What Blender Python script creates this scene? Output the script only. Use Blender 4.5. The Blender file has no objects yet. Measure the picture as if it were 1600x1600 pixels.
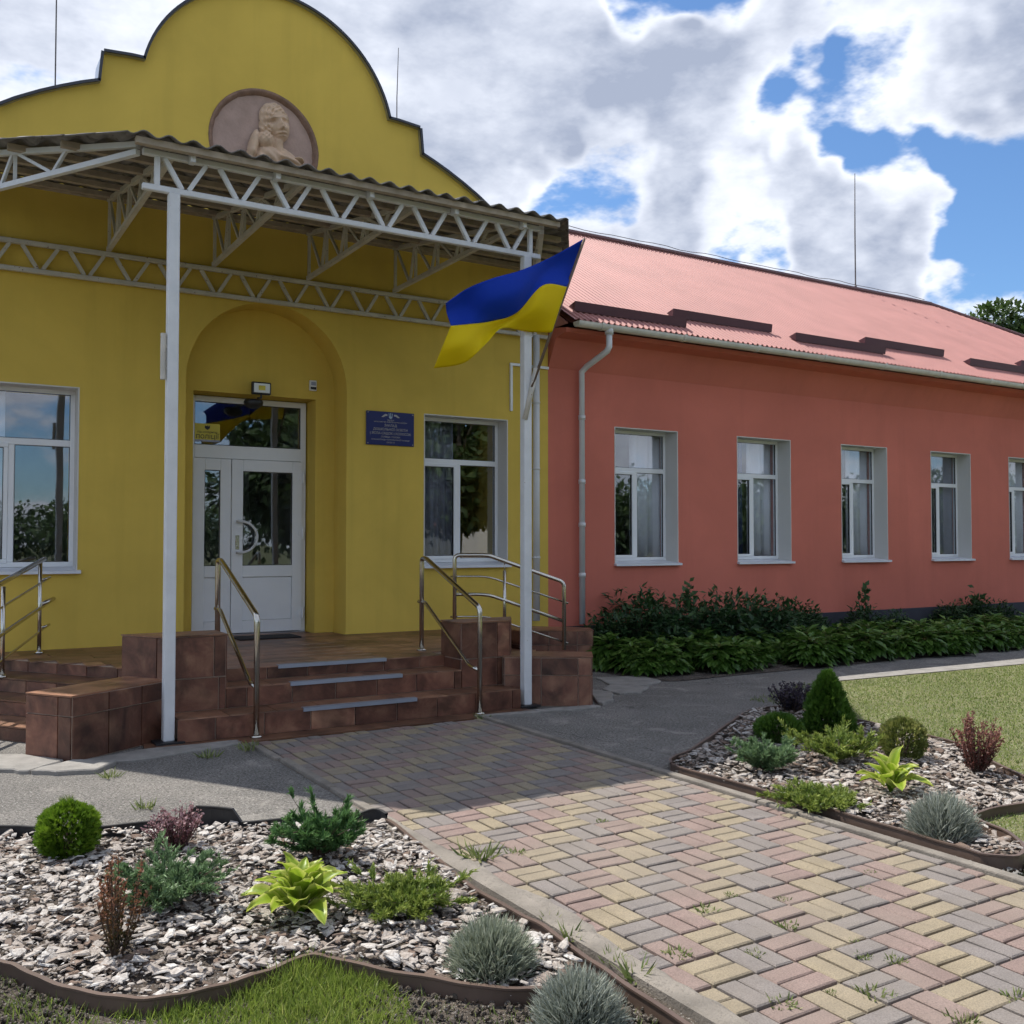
import bpy, bmesh, math, random
import numpy as np
from mathutils import Vector, Matrix
R_ = math.radians
random.seed(7); rng = np.random.default_rng(7)
scene = bpy.context.scene
COL = scene.collection

# ------------------------------------------------------------------ camera
CAM_H = 1.6; FPX = 1540.0; PITCH = math.atan(48/1540.0); YAW = R_(31.44)
cam_d = bpy.data.cameras.new('camera'); cam = bpy.data.objects.new('camera', cam_d); COL.objects.link(cam)
cam_d.sensor_width = 36; cam_d.lens = FPX/1600*36; cam_d.clip_start = .05; cam_d.clip_end = 3000
cam.location = (0, 0, CAM_H); cam.rotation_euler = (R_(90)+PITCH, 0, -YAW)
scene.camera = cam
# ------------------------------------------------------------------ sun and sky
SUN = Vector((-1.3, 2.75, 4.85)).normalized()            # towards the sun
SUN_EL = math.asin(SUN.z); SUN_AZ = math.atan2(SUN.x, SUN.y)
sd = bpy.data.lights.new('sun', 'SUN'); so = bpy.data.objects.new('sun', sd); COL.objects.link(so)
sd.energy = 3.9; sd.angle = R_(.55); sd.color = (1, .955, .88)
so.rotation_euler = SUN.to_track_quat('Z', 'Y').to_euler(); so.location = (0, 0, 30)
W = bpy.data.worlds.new('World'); scene.world = W; W.use_nodes = True
SKY_STRENGTH = .145
W.cycles.sampling_method = 'MANUAL'; W.cycles.sample_map_resolution = 512
vs = scene.view_settings
vs.view_transform = 'Standard'; vs.look = 'None'; vs.gamma = 1; vs.use_curve_mapping = False; vs.exposure = .76
scene.cycles.max_bounces = 6; scene.cycles.diffuse_bounces = 3; scene.cycles.glossy_bounces = 3; scene.cycles.transmission_bounces = 3; scene.cycles.transparent_max_bounces = 8
scene.cycles.use_adaptive_sampling = True; scene.cycles.adaptive_threshold = .03

def build_world():
    nt = W.node_tree; N = nt.nodes; L = nt.links; N.clear()
    def nd(t, **k):
        n = N.new(t)
        for a, b in k.items(): setattr(n, a, b)
        return n
    def mth(op, a, b=None, c=None, clamp=False):
        n = nd('ShaderNodeMath', operation=op, use_clamp=clamp)
        for i, v in enumerate((a, b, c)):
            if v is None: continue
            if isinstance(v, (int, float)): n.inputs[i].default_value = v
            else: L.new(v, n.inputs[i])
        return n.outputs[0]
    out = nd('ShaderNodeOutputWorld'); bg = nd('ShaderNodeBackground'); L.new(bg.outputs[0], out.inputs[0])
    sky = nd('ShaderNodeTexSky', sky_type='NISHITA', sun_disc=False)
    sky.sun_elevation = SUN_EL; sky.sun_rotation = SUN_AZ; sky.air_density = 1.0; sky.dust_density = .6; sky.ozone_density = 1.6
    tc = nd('ShaderNodeTexCoord'); sep = nd('ShaderNodeSeparateXYZ'); L.new(tc.outputs['Generated'], sep.inputs[0])
    zz = mth('ADD', mth('MAXIMUM', sep.outputs[2], 0.0), .55)
    comb = nd('ShaderNodeCombineXYZ'); L.new(mth('DIVIDE', sep.outputs[0], zz), comb.inputs[0]); L.new(mth('DIVIDE', sep.outputs[1], zz), comb.inputs[1]); L.new(mth('MULTIPLY', sep.outputs[2], 1.6), comb.inputs[2])
    def vadd(v, o):
        n = nd('ShaderNodeVectorMath', operation='ADD'); L.new(v, n.inputs[0]); n.inputs[1].default_value = o; return n.outputs[0]
    base = vadd(comb.outputs[0], CLOUD_SEED)
    def noise(v, sc, det, rough, dist=0.):
        n = nd('ShaderNodeTexNoise'); L.new(v, n.inputs['Vector']); n.inputs['Scale'].default_value = sc
        n.inputs['Detail'].default_value = det; n.inputs['Roughness'].default_value = rough; n.inputs['Distortion'].default_value = dist
        return n.outputs['Fac']
    def big(v): return mth('MULTIPLY_ADD', noise(v, 5.0, 6, .62), 1.6, -.80)
    a0 = big(base); d0 = mth('ADD', mth('ADD', a0, mth('MULTIPLY_ADD', noise(base, 16, 4, .62), .6, -.30)), .5)
    a1 = big(vadd(base, (SUN.x*.035, SUN.y*.035, SUN.z*.05)))
    # where the cloud deck opens and closes in this part of the sky (direction, half-width cosine, amount)
    wn = nd('ShaderNodeTexNoise'); L.new(tc.outputs['Generated'], wn.inputs['Vector']); wn.inputs['Scale'].default_value = 9; wn.inputs['Detail'].default_value = 3; wn.inputs['Roughness'].default_value = .6
    wc = nd('ShaderNodeVectorMath', operation='MULTIPLY_ADD'); L.new(wn.outputs['Color'], wc.inputs[0]); wc.inputs[1].default_value = (.26, .26, .16); wc.inputs[2].default_value = (-.13, -.13, -.08)
    wd = nd('ShaderNodeVectorMath', operation='ADD'); L.new(tc.outputs['Generated'], wd.inputs[0]); L.new(wc.outputs[0], wd.inputs[1]); wdn = nd('ShaderNodeVectorMath', operation='NORMALIZE'); L.new(wd.outputs[0], wdn.inputs[0])
    bias = None
    for (az, el, rad, amt) in CLOUDS:
        a = R_(az); e = R_(el); dv = (math.sin(a)*math.cos(e), math.cos(a)*math.cos(e), math.sin(e))
        dt = nd('ShaderNodeVectorMath', operation='DOT_PRODUCT'); L.new(wdn.outputs[0], dt.inputs[0]); dt.inputs[1].default_value = dv
        mr = nd('ShaderNodeMapRange', interpolation_type='SMOOTHERSTEP'); L.new(dt.outputs['Value'], mr.inputs[0])
        mr.inputs[1].default_value = math.cos(R_(rad)); mr.inputs[2].default_value = 1.0; mr.inputs[3].default_value = 0; mr.inputs[4].default_value = amt
        bias = mr.outputs[0] if bias is None else mth('ADD', bias, mr.outputs[0])
    dd = mth('ADD', d0, bias)
    cov = nd('ShaderNodeMapRange', interpolation_type='SMOOTHSTEP'); L.new(dd, cov.inputs[0])
    cov.inputs[1].default_value = .30; cov.inputs[2].default_value = .64
    thick = nd('ShaderNodeMapRange', interpolation_type='SMOOTHSTEP'); L.new(dd, thick.inputs[0])
    thick.inputs[1].default_value = .42; thick.inputs[2].default_value = 1.2
    lit = nd('ShaderNodeMapRange'); L.new(mth('SUBTRACT', a0, a1), lit.inputs[0]); lit.inputs[1].default_value = -.22; lit.inputs[2].default_value = .22
    lit.inputs[3].default_value = -.30; lit.inputs[4].default_value = .30
    sh = mth('ADD', mth('SUBTRACT', .93, mth("MULTIPLY", thick.outputs[0], .74)), mth('ADD', lit.outputs[0], mth('MULTIPLY_ADD', wn.outputs['Fac'], 1.0, -.52)), clamp=True)
    cc = nd('ShaderNodeMix', data_type='RGBA'); L.new(sh, cc.inputs[0])
    cc.inputs[6].default_value = (1.75, 2.0, 2.6, 1); cc.inputs[7].default_value = (4.3, 4.5, 4.95, 1)
    mx = nd('ShaderNodeMix', data_type='RGBA'); L.new(cov.outputs[0], mx.inputs[0])
    sc = nd('ShaderNodeMix', data_type='RGBA', blend_type='MULTIPLY'); sc.inputs[0].default_value = 1
    L.new(sky.outputs[0], sc.inputs[6]); sc.inputs[7].default_value = (.40, .53, .66, 1)
    L.new(sc.outputs[2], mx.inputs[6]); L.new(cc.outputs[2], mx.inputs[7])
    L.new(mx.outputs[2], bg.inputs[0]); bg.inputs[1].default_value = SKY_STRENGTH
# compass azimuth (from +Y towards +X), elevation, radius in degrees, amount (negative opens blue)
CLOUD_SEED = (3.1, 1.7, .4)
CLOUDS = [(52, 22.8, 5, -.50), (54.5, 18.4, 5, -.46), (60, 18.8, 6, -.46), (59.5, 14.0, 7, -.5), (36.6, 20.6, 4.2, -.62), (44.5, 18.6, 4.4, -.44), (42, 28.8, 3.6, -.6),
          (30, 27, 18, .46), (8, 25, 18, .25), (48, 26.5, 8, .25), (58, 25.5, 9, .50), (46.5, 15.4, 10, .46), (52, 16.2, 6, .34), (40, 18, 5, .15), (59, 10.6, 5.5, .5), (39, 23.5, 6, .25)]
build_world()

# ------------------------------------------------------------------ pixel rays -> points of known planes (photo is 1600 wide)
cp, sp = math.cos(PITCH), math.sin(PITCH)
RT = np.array([math.cos(YAW), -math.sin(YAW), 0.]); FH = np.array([math.sin(YAW), math.cos(YAW), 0.]); UP = np.array([0, 0, 1.])
FW = FH*cp+UP*sp; CU = UP*cp-FH*sp; CP = np.array([0, 0, CAM_H])
def ray(x, y): return RT*(x-800)+CU*(800-y)+FW*FPX
def G(x, y, z=0.):
    d = ray(x, y); t = (z-CAM_H)/d[2]; p = CP+d*t; return Vector(p)
def WY(x, y, Y):
    d = ray(x, y); p = CP+d*(Y/d[1]); return Vector(p)
def ppm(py): return (py-848)/1.6           # photo pixels per metre for a thing standing at that row

# ------------------------------------------------------------------ mesh helpers
class MB:
    def __init__(s): s.v = []; s.f = []
    def add(s, vs_, fs):
        o = len(s.v); s.v += [tuple(v) for v in vs_]; s.f += [tuple(i+o for i in f) for f in fs]; return s
    def box(s, x0, x1, y0, y1, z0, z1):
        return s.add([(x0,y0,z0),(x1,y0,z0),(x1,y1,z0),(x0,y1,z0),(x0,y0,z1),(x1,y0,z1),(x1,y1,z1),(x0,y1,z1)],
                     [(3,2,1,0),(4,5,6,7),(0,1,5,4),(1,2,6,5),(2,3,7,6),(3,0,4,7)])
    def prism(s, poly, z0, z1):
        n = len(poly); a = sum(poly[i][0]*poly[(i+1)%n][1]-poly[(i+1)%n][0]*poly[i][1] for i in range(n))
        if a < 0: poly = poly[::-1]
        return s.add([(p[0],p[1],z0) for p in poly]+[(p[0],p[1],z1) for p in poly],
                     [tuple(range(n-1,-1,-1)), tuple(range(n,2*n))]+[(i,(i+1)%n,n+(i+1)%n,n+i) for i in range(n)])
    def xz(s, poly, y0, y1):
        n = len(poly); a = sum(poly[i][0]*poly[(i+1)%n][1]-poly[(i+1)%n][0]*poly[i][1] for i in range(n))
        if a < 0: poly = poly[::-1]
        return s.add([(p[0],y0,p[1]) for p in poly]+[(p[0],y1,p[1]) for p in poly],
                     [tuple(range(n)), tuple(range(2*n-1,n-1,-1))]+[((i+1)%n,i,n+i,n+(i+1)%n) for i in range(n)])
    def bar(s, p, q, w, h, up=(0,0,1)):
        p = Vector(p); q = Vector(q); d = (q-p).normalized(); u = Vector(up)
        if abs(d.dot(u)) > .98: u = Vector((0,1,0))
        a = d.cross(u).normalized(); b = a.cross(d).normalized(); a *= w/2; b *= h/2
        c = [p-a-b, p+a-b, p+a+b, p-a+b]; e = [v+(q-p) for v in c]
        return s.add(c+e, [(3,2,1,0),(4,5,6,7),(0,1,5,4),(1,2,6,5),(2,3,7,6),(3,0,4,7)])
    def tube(s, pts, r, seg=10, cap=True):
        pts = [Vector(p) for p in pts]; rings = []; n = len(pts); prev = None
        for i, p in enumerate(pts):
            d = ((pts[min(i+1,n-1)]-p).normalized()+(p-pts[max(i-1,0)]).normalized())
            d = d.normalized() if d.length > 1e-6 else Vector((0,0,1))
            if prev is None:
                u = Vector((0,0,1)) if abs(d.z) < .9 else Vector((1,0,0)); a = d.cross(u).normalized()
            else: a = (prev-d*prev.dot(d)).normalized()
            prev = a; b = d.cross(a); rr = r[i] if isinstance(r, (list, tuple)) else r
            rings.append([p+(a*math.cos(2*math.pi*k/seg)+b*math.sin(2*math.pi*k/seg))*rr for k in range(seg)])
        vs_ = [v for rg in rings for v in rg]
        fs = [(i*seg+k, i*seg+(k+1)%seg, (i+1)*seg+(k+1)%seg, (i+1)*seg+k) for i in range(n-1) for k in range(seg)]
        if cap: fs += [tuple(range(seg-1,-1,-1)), tuple((n-1)*seg+k for k in range(seg))]
        return s.add(vs_, fs)
    def lathe(s, prof, c=(0,0,0), seg=16):
        n = len(prof); vs_ = [(c[0]+r*math.cos(2*math.pi*k/seg), c[1]+r*math.sin(2*math.pi*k/seg), c[2]+z) for r, z in prof for k in range(seg)]
        fs = [(i*seg+k, i*seg+(k+1)%seg, (i+1)*seg+(k+1)%seg, (i+1)*seg+k) for i in range(n-1) for k in range(seg)]
        fs += [tuple(range(seg-1,-1,-1)), tuple((n-1)*seg+k for k in range(seg))]
        return s.add(vs_, fs)
    def mesh(s, name, mt, smooth=False):
        me = bpy.data.meshes.new(name); me.from_pydata(s.v, [], s.f); me.update()
        if mt: me.materials.append(mt)
        if smooth: me.polygons.foreach_set('use_smooth', [True]*len(me.polygons))
        return me
    def obj(s, name, mt, parent=None, smooth=False): return obj(name, s.mesh(name, mt, smooth), parent)
def obj(name, me, parent=None):
    o = bpy.data.objects.new(name, me); COL.objects.link(o)
    if parent is not None:
        o.parent = parent; o.matrix_parent_inverse = parent.matrix_basis.inverted()
    return o
def tag(o, label, cat, group=None):
    o['label'] = label; o['category'] = cat
    if group: o['group'] = group
    return o
def kind(o, k): o['kind'] = k; return o
def empty(name, loc=(0,0,0), rz=0):
    o = bpy.data.objects.new(name, None); COL.objects.link(o); o.location = loc; o.rotation_euler = (0,0,rz); o.empty_display_size = .1
    o.matrix_basis = Matrix.Translation(loc) @ Matrix.Rotation(rz, 4, 'Z'); return o
def place(o, loc, rz=0, sc=1): o.location = loc; o.rotation_euler = (0,0,rz); o.scale = (sc,)*3; return o
def bevel(o, w, seg=1, ang=35):
    m = o.modifiers.new('bevel', 'BEVEL'); m.width = w; m.segments = seg; m.limit_method = 'ANGLE'; m.angle_limit = R_(ang); return o
def boolean(me, cutters):
    a = bpy.data.objects.new('tmp', me); COL.objects.link(a); tmp = []
    for c in cutters:
        cm = bpy.data.meshes.new('cut'); cm.from_pydata(c.v, [], c.f); cm.update(); co = bpy.data.objects.new('cut', cm); COL.objects.link(co); tmp.append(co)
        m = a.modifiers.new('b', 'BOOLEAN'); m.operation = 'DIFFERENCE'; m.object = co; m.solver = 'EXACT'
    bpy.context.view_layer.update()
    r = bpy.data.meshes.new_from_object(a.evaluated_get(bpy.context.evaluated_depsgraph_get()))
    for o in tmp+[a]: bpy.data.objects.remove(o)
    return r
def npmesh(name, V, F, mt, attr=None, smooth=False):
    me = bpy.data.meshes.new(name); me.from_pydata(np.asarray(V, dtype=np.float32), [], np.asarray(F)); me.update()
    if mt: me.materials.append(mt)
    if attr is not None:
        at = me.attributes.new('v', 'FLOAT', 'POINT'); at.data.foreach_set('value', np.asarray(attr, dtype=np.float32))
    if smooth: me.polygons.foreach_set('use_smooth', [True]*len(me.polygons))
    return me
def frames(D, Nrm):
    """rotation matrices whose local Y is D and whose local Z leans to Nrm"""
    D = D/np.linalg.norm(D, axis=1, keepdims=True); X = np.cross(D, Nrm); l = np.linalg.norm(X, axis=1, keepdims=True); l[l < 1e-6] = 1; X = X/l
    Z = np.cross(X, D); return np.stack([X, D, Z], axis=2)
def scatter(tv, tf, P, M, S, var=None):
    tv = np.asarray(tv, float); tf = np.asarray(tf); n = len(P); S = np.asarray(S, float)
    S = S.reshape(n, 1, -1)
    V = np.einsum('nij,nkj->nki', M, tv[None]*S)+P[:, None, :]
    F = tf[None]+(np.arange(n)*len(tv))[:, None, None]
    a = None if var is None else np.repeat(var, len(tv))
    return V.reshape(-1, 3), F.reshape(-1, tf.shape[1]), a
def merge(parts):
    Vs, Fs, As, o = [], [], [], 0
    for V, F, a in parts:
        Vs.append(V); Fs.append(F+o); As.append(a if a is not None else np.zeros(len(V))); o += len(V)
    return np.concatenate(Vs), np.concatenate(Fs), np.concatenate(As)
def unit(n, g=None):
    v = (g or rng).normal(size=(n, 3)); return v/np.linalg.norm(v, axis=1, keepdims=True)

# ------------------------------------------------------------------ materials
def newmat(name):
    m = bpy.data.materials.new(name); m.use_nodes = True; nt = m.node_tree
    return m, nt, nt.nodes['Principled BSDF'], nt.nodes['Material Output']
def pos(nt): return nt.nodes.new('ShaderNodeNewGeometry').outputs['Position']
def nz(nt, vec, sc, det=4, rough=.55, dist=0, stretch=None):
    if stretch:
        mp = nt.nodes.new('ShaderNodeMapping'); mp.inputs['Scale'].default_value = stretch; nt.links.new(vec, mp.inputs[0]); vec = mp.outputs[0]
    n = nt.nodes.new('ShaderNodeTexNoise'); n.inputs['Scale'].default_value = sc; n.inputs['Detail'].default_value = det
    n.inputs['Roughness'].default_value = rough; n.inputs['Distortion'].default_value = dist; nt.links.new(vec, n.inputs['Vector']); return n.outputs['Fac']
def ramp(nt, fac, stops, interp='LINEAR'):
    r = nt.nodes.new('ShaderNodeValToRGB'); e = r.color_ramp.elements; r.color_ramp.interpolation = interp
    while len(e) < len(stops): e.new(.5)
    for el, (p, c) in zip(e, stops): el.position = p; el.color = (*c, 1) if len(c) == 3 else c
    nt.links.new(fac, r.inputs[0]); return r.outputs[0]
def mixc(nt, fac, a, b, mode='MIX'):
    n = nt.nodes.new('ShaderNodeMix'); n.data_type = 'RGBA'; n.blend_type = mode
    for s, v in ((0, fac), (6, a), (7, b)):
        if isinstance(v, (int, float)): n.inputs[s].default_value = v
        elif isinstance(v, tuple): n.inputs[s].default_value = (*v, 1)
        else: nt.links.new(v, n.inputs[s])
    return n.outputs[2]
def bump(nt, bsdf, h, dist=.01, strength=1.):
    b = nt.nodes.new('ShaderNodeBump'); b.inputs['Distance'].default_value = dist; b.inputs['Strength'].default_value = strength
    nt.links.new(h, b.inputs['Height']); nt.links.new(b.outputs[0], bsdf.inputs['Normal']); return b
def simple(name, c, rough=.6, metal=0, spec=.5, var=.12, vscale=3., fine=60., bmp=.0, speck=None):
    m, nt, b, o = newmat(name); P = pos(nt)
    lo = tuple(x*(1-var) for x in c); hi = tuple(min(1, x*(1+var)) for x in c)
    col = ramp(nt, nz(nt, P, vscale, 6, .6), [(.3, lo), (.7, hi)])
    if speck: col = mixc(nt, ramp(nt, nz(nt, P, speck[1], 3, .6), [(speck[2], (0,0,0)), (speck[2]+.03, (1,1,1))]), col, speck[0])
    nt.links.new(col, b.inputs['Base Color']); b.inputs['Roughness'].default_value = rough; b.inputs['Metallic'].default_value = metal
    b.inputs['Specular IOR Level'].default_value = spec
    if bmp: bump(nt, b, nz(nt, P, fine, 4, .6), bmp)
    return m
def stucco(name, c, var=.1, streak=.1):
    m, nt, b, o = newmat(name); P = pos(nt)
    big = nz(nt, P, .55, 6, .6, .4); st = nz(nt, P, 1.0, 5, .6, 0, (3.2, 3.2, .22)); fin = nz(nt, P, 240, 3, .6)
    col = ramp(nt, big, [(.3, tuple(x*(1-var) for x in c)), (.72, tuple(x*(1+var) for x in c))])
    col = mixc(nt, ramp(nt, st, [(.5, (0,0,0)), (.85, (streak*3,)*3)]), col, tuple(x*.72 for x in c))
    col = mixc(nt, ramp(nt, nz(nt, P, 90, 2, .5), [(.72, (0,0,0)), (.78, (.35,)*3)]), col, tuple(x*.7 for x in c))
    nt.links.new(col, b.inputs['Base Color']); b.inputs['Roughness'].default_value = .92; b.inputs['Specular IOR Level'].default_value = .25
    bump(nt, b, fin, .004, .7); return m
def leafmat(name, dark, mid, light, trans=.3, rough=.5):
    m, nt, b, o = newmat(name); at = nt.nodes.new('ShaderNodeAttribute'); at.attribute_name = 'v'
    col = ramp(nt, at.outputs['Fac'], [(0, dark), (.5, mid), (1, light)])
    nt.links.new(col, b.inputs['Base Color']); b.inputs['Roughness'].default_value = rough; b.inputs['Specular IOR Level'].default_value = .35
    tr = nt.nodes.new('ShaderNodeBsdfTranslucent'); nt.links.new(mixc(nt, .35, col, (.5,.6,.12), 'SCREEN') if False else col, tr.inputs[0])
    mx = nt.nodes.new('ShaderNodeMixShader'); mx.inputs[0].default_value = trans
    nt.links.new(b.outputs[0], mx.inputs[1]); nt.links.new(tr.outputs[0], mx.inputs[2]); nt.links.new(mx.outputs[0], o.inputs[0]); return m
M = {}
M['yellow'] = stucco('yellow_stucco', (.655, .465, .09), .13, .16)
M['red'] = stucco('terracotta_stucco', (.58, .175, .125), .11, .12)
M['plinth'] = simple('dark_plinth', (.035,.037,.05), .8, bmp=.004)
M['reveal'] = stucco('white_reveal', (.62,.61,.58), .04, .05)
M['pvc'] = simple('white_pvc', (.76,.77,.78), .35, var=.03)
M['gasket'] = simple('black_rubber', (.012,.012,.013), .6)
M['sill'] = simple('white_metal_sill', (.66,.68,.72), .4, var=.05)
M['interior'] = simple('room_paint', (.3,.3,.28), .9)
M['curtain'] = simple('grey_curtain', (.26,.27,.32), .9, var=.1)
M['blue_curtain'] = simple('blue_curtain', (.045,.06,.16), .9, var=.2)
M['sheer'] = simple('pale_curtain', (.74,.76,.80), .9, var=.08)
M['steel_paint'] = simple('white_painted_steel', (.62,.63,.64), .5, var=.08, vscale=5, bmp=.001, fine=80, speck=((.22,.13,.08), 38, .72))
M['truss_paint'] = simple('aged_cream_painted_steel', (.50,.47,.41), .6, var=.15, vscale=4, bmp=.001, fine=60, speck=((.16,.09,.05), 30, .66))
M['wood'] = simple('weathered_batten', (.36,.30,.23), .85, var=.25, vscale=7, bmp=.003)
M['slate'] = simple('grey_fibre_cement', (.165,.155,.148), .9, var=.35, vscale=5, bmp=.003, fine=90, speck=((.07,.065,.06), 7, .6))
M['coping'] = simple('zinc_coping', (.40,.42,.45), .38, metal=.8, var=.1)
M['dark_metal'] = simple('dark_metal_trim', (.03,.033,.045), .5, var=.2)
M['gutter'] = simple('white_plastic_gutter', (.60,.58,.53), .45, var=.12, vscale=6)
M['pipe'] = simple('white_plastic_pipe', (.60,.61,.62), .45, var=.06)
M['roof_red'] = simple('red_coated_sheet', (.41,.19,.168), .62, var=.1, vscale=1.2, spec=.3)
M['guard'] = simple('maroon_snow_guard', (.065,.016,.024), .45)
M['ridge'] = simple('ridge_cap', (.12,.05,.05), .5)
M['black'] = simple('black_plastic', (.014,.014,.016), .45)
M['rubber'] = simple('black_mat', (.012,.012,.014), .95, bmp=.004, fine=200)
M['rod'] = simple('rod_steel', (.10,.09,.09), .6)
M['inox'] = simple('stainless_steel', (.55,.52,.46), .2, metal=1, var=.05)
M['alu'] = simple('aluminium_nosing', (.36,.40,.48), .42, metal=.6, var=.1)
M['clay'] = simple('tan_cast_stone', (.58,.41,.28), .9, var=.12, vscale=8, bmp=.004, fine=50)
M['clay_bg'] = simple('pinkish_cast_stone', (.43,.30,.245), .9, var=.16, vscale=5, bmp=.006, fine=30)
M['brick_rim'] = simple('worn_rim', (.24,.145,.10), .9, var=.25, vscale=14, bmp=.008, fine=24)
M['concrete'] = simple('worn_concrete', (.23,.215,.195), .9, var=.25, vscale=6, bmp=.006, fine=70, speck=((.22,.21,.19), 45, .6))
M['kerb'] = simple('kerb_concrete', (.195,.172,.145), .92, var=.35, vscale=4, bmp=.006, fine=110, speck=((.17,.15,.125), 60, .58))
M['edging'] = simple('brown_plastic_edging', (.10,.067,.052), .45, var=.2, vscale=4)
M['edging_black'] = simple('black_edging', (.022,.022,.024), .5, var=.2, vscale=4)
M['sign'] = simple('blue_enamel', (.006,.012,.11), .3, var=.1)
M['gold'] = simple('gold_lettering', (.40,.38,.34), .5)
M['sticker'] = simple('yellow_sticker', (.62,.52,.06), .5, var=.03)
M['ink'] = simple('black_ink', (.02,.02,.02), .6)
M['grey_ink'] = simple('grey_strip', (.3,.32,.42), .6)
M['lamp_glass'] = simple('floodlight_lens', (.75,.77,.74), .2, var=.02)
M['stem'] = simple('brown_stem', (.07,.045,.03), .9)
M['bark'] = simple('tree_bark', (.07,.055,.042), .95, var=.3, vscale=8, bmp=.02, fine=18)
M['pole_wood'] = simple('flag_pole', (.13,.085,.055), .6)
M['white_wall'] = simple('white_house_wall', (.66,.62,.57), .9)
M['lamp_pole'] = simple('dark_pole', (.03,.028,.027), .8)

def glass():
    m, nt, b, o = newmat('window_glass'); nt.nodes.remove(b); P = pos(nt)
    gl = nt.nodes.new('ShaderNodeBsdfGlossy'); gl.inputs['Roughness'].default_value = .012; gl.inputs[0].default_value = (.92,.95,1,1)
    tr = nt.nodes.new('ShaderNodeBsdfTransparent'); tr.inputs[0].default_value = (.95,.96,.97,1)
    bp = nt.nodes.new('ShaderNodeBump'); bp.inputs['Distance'].default_value = .004; bp.inputs['Strength'].default_value = .35
    nt.links.new(nz(nt, P, 1.7, 1, .4), bp.inputs['Height']); nt.links.new(bp.outputs[0], gl.inputs['Normal'])
    lw = nt.nodes.new('ShaderNodeLayerWeight'); lw.inputs['Blend'].default_value = .5; nt.links.new(bp.outputs[0], lw.inputs['Normal'])
    pw = nt.nodes.new('ShaderNodeMath'); pw.operation = 'POWER'; nt.links.new(lw.outputs['Facing'], pw.inputs[0]); pw.inputs[1].default_value = 4.5
    mr = nt.nodes.new('ShaderNodeMapRange'); nt.links.new(pw.outputs[0], mr.inputs[0]); mr.inputs[3].default_value = .12; mr.inputs[4].default_value = 1.
    mx = nt.nodes.new('ShaderNodeMixShader'); nt.links.new(mr.outputs[0], mx.inputs[0]); nt.links.new(tr.outputs[0], mx.inputs[1]); nt.links.new(gl.outputs[0], mx.inputs[2])
    nt.links.new(mx.outputs[0], o.inputs[0]); return m
M['glass'] = glass()
def tilemat(name, c1, c2, c3):
    m, nt, b, o = newmat(name); P = pos(nt); oi = nt.nodes.new('ShaderNodeObjectInfo')
    av = nt.nodes.new('ShaderNodeVectorMath'); av.operation = 'ADD'; nt.links.new(P, av.inputs[0])
    cx = nt.nodes.new('ShaderNodeVectorMath'); cx.operation = 'SCALE'; cx.inputs[0].default_value = (7,3,11); nt.links.new(oi.outputs['Random'], cx.inputs['Scale']); nt.links.new(cx.outputs[0], av.inputs[1])
    a = ramp(nt, nz(nt, av.outputs[0], 3.2, 6, .62, .8), [(.28, c1), (.52, c2), (.75, c3)])
    a = mixc(nt, ramp(nt, nz(nt, av.outputs[0], 3.4, 5, .55, .4), [(.48, (0,0,0)), (.68, (.75,)*3)]), a, tuple(x*.45 for x in c1))
    a = mixc(nt, ramp(nt, nz(nt, av.outputs[0], 2.6, 5, .55, .3), [(.55, (0,0,0)), (.75, (.5,)*3)]), a, tuple(x*1.25 for x in c3))
    hs = nt.nodes.new('ShaderNodeHueSaturation'); mr = nt.nodes.new('ShaderNodeMapRange'); nt.links.new(oi.outputs['Random'], mr.inputs[0]); mr.inputs[3].default_value = .62; mr.inputs[4].default_value = 1.35
    nt.links.new(mr.outputs[0], hs.inputs['Value']); nt.links.new(a, hs.inputs['Color']); nt.links.new(hs.outputs[0], b.inputs['Base Color'])
    b.inputs['Roughness'].default_value = .42; b.inputs['Specular IOR Level'].default_value = .4
    bump(nt, b, nz(nt, P, 35, 4, .6), .002); return m
M['tile'] = tilemat('brown_porcelain_tile', (.065,.027,.019), (.165,.070,.044), (.28,.15,.09))
M['tile_top'] = tilemat('brown_floor_tile', (.12,.06,.04), (.22,.105,.058), (.31,.175,.105))
M['mortar'] = simple('tile_mortar', (.36,.28,.22), .9)
def pavermat(name, c):
    m, nt, b, o = newmat(name); P = pos(nt); oi = nt.nodes.new('ShaderNodeObjectInfo')
    v = .2; col = ramp(nt, nz(nt, P, 5, 5, .6), [(.28, tuple(x*(1-v) for x in c)), (.72, tuple(x*(1+v) for x in c))])
    col = mixc(nt, ramp(nt, nz(nt, P, 150, 3, .75), [(.36, (.7,)*3), (.6, (0,0,0))]), col, tuple(x*.45 for x in c))
    col = mixc(nt, ramp(nt, nz(nt, P, 1.1, 5, .65), [(.40, (.12,)*3), (.72, (.6,)*3)]), col, (.21,.18,.147))
    nt.links.new(col, b.inputs['Base Color']); b.inputs['Roughness'].default_value = .9; b.inputs['Specular IOR Level'].default_value = .3
    bump(nt, b, nz(nt, P, 140, 3, .7), .003, .9); return m
M['pav_red'] = pavermat('red_paver', (.245,.172,.152)); M['pav_grey'] = pavermat('grey_paver', (.205,.182,.172)); M['pav_yellow'] = pavermat('yellow_paver', (.292,.24,.16))
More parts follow.
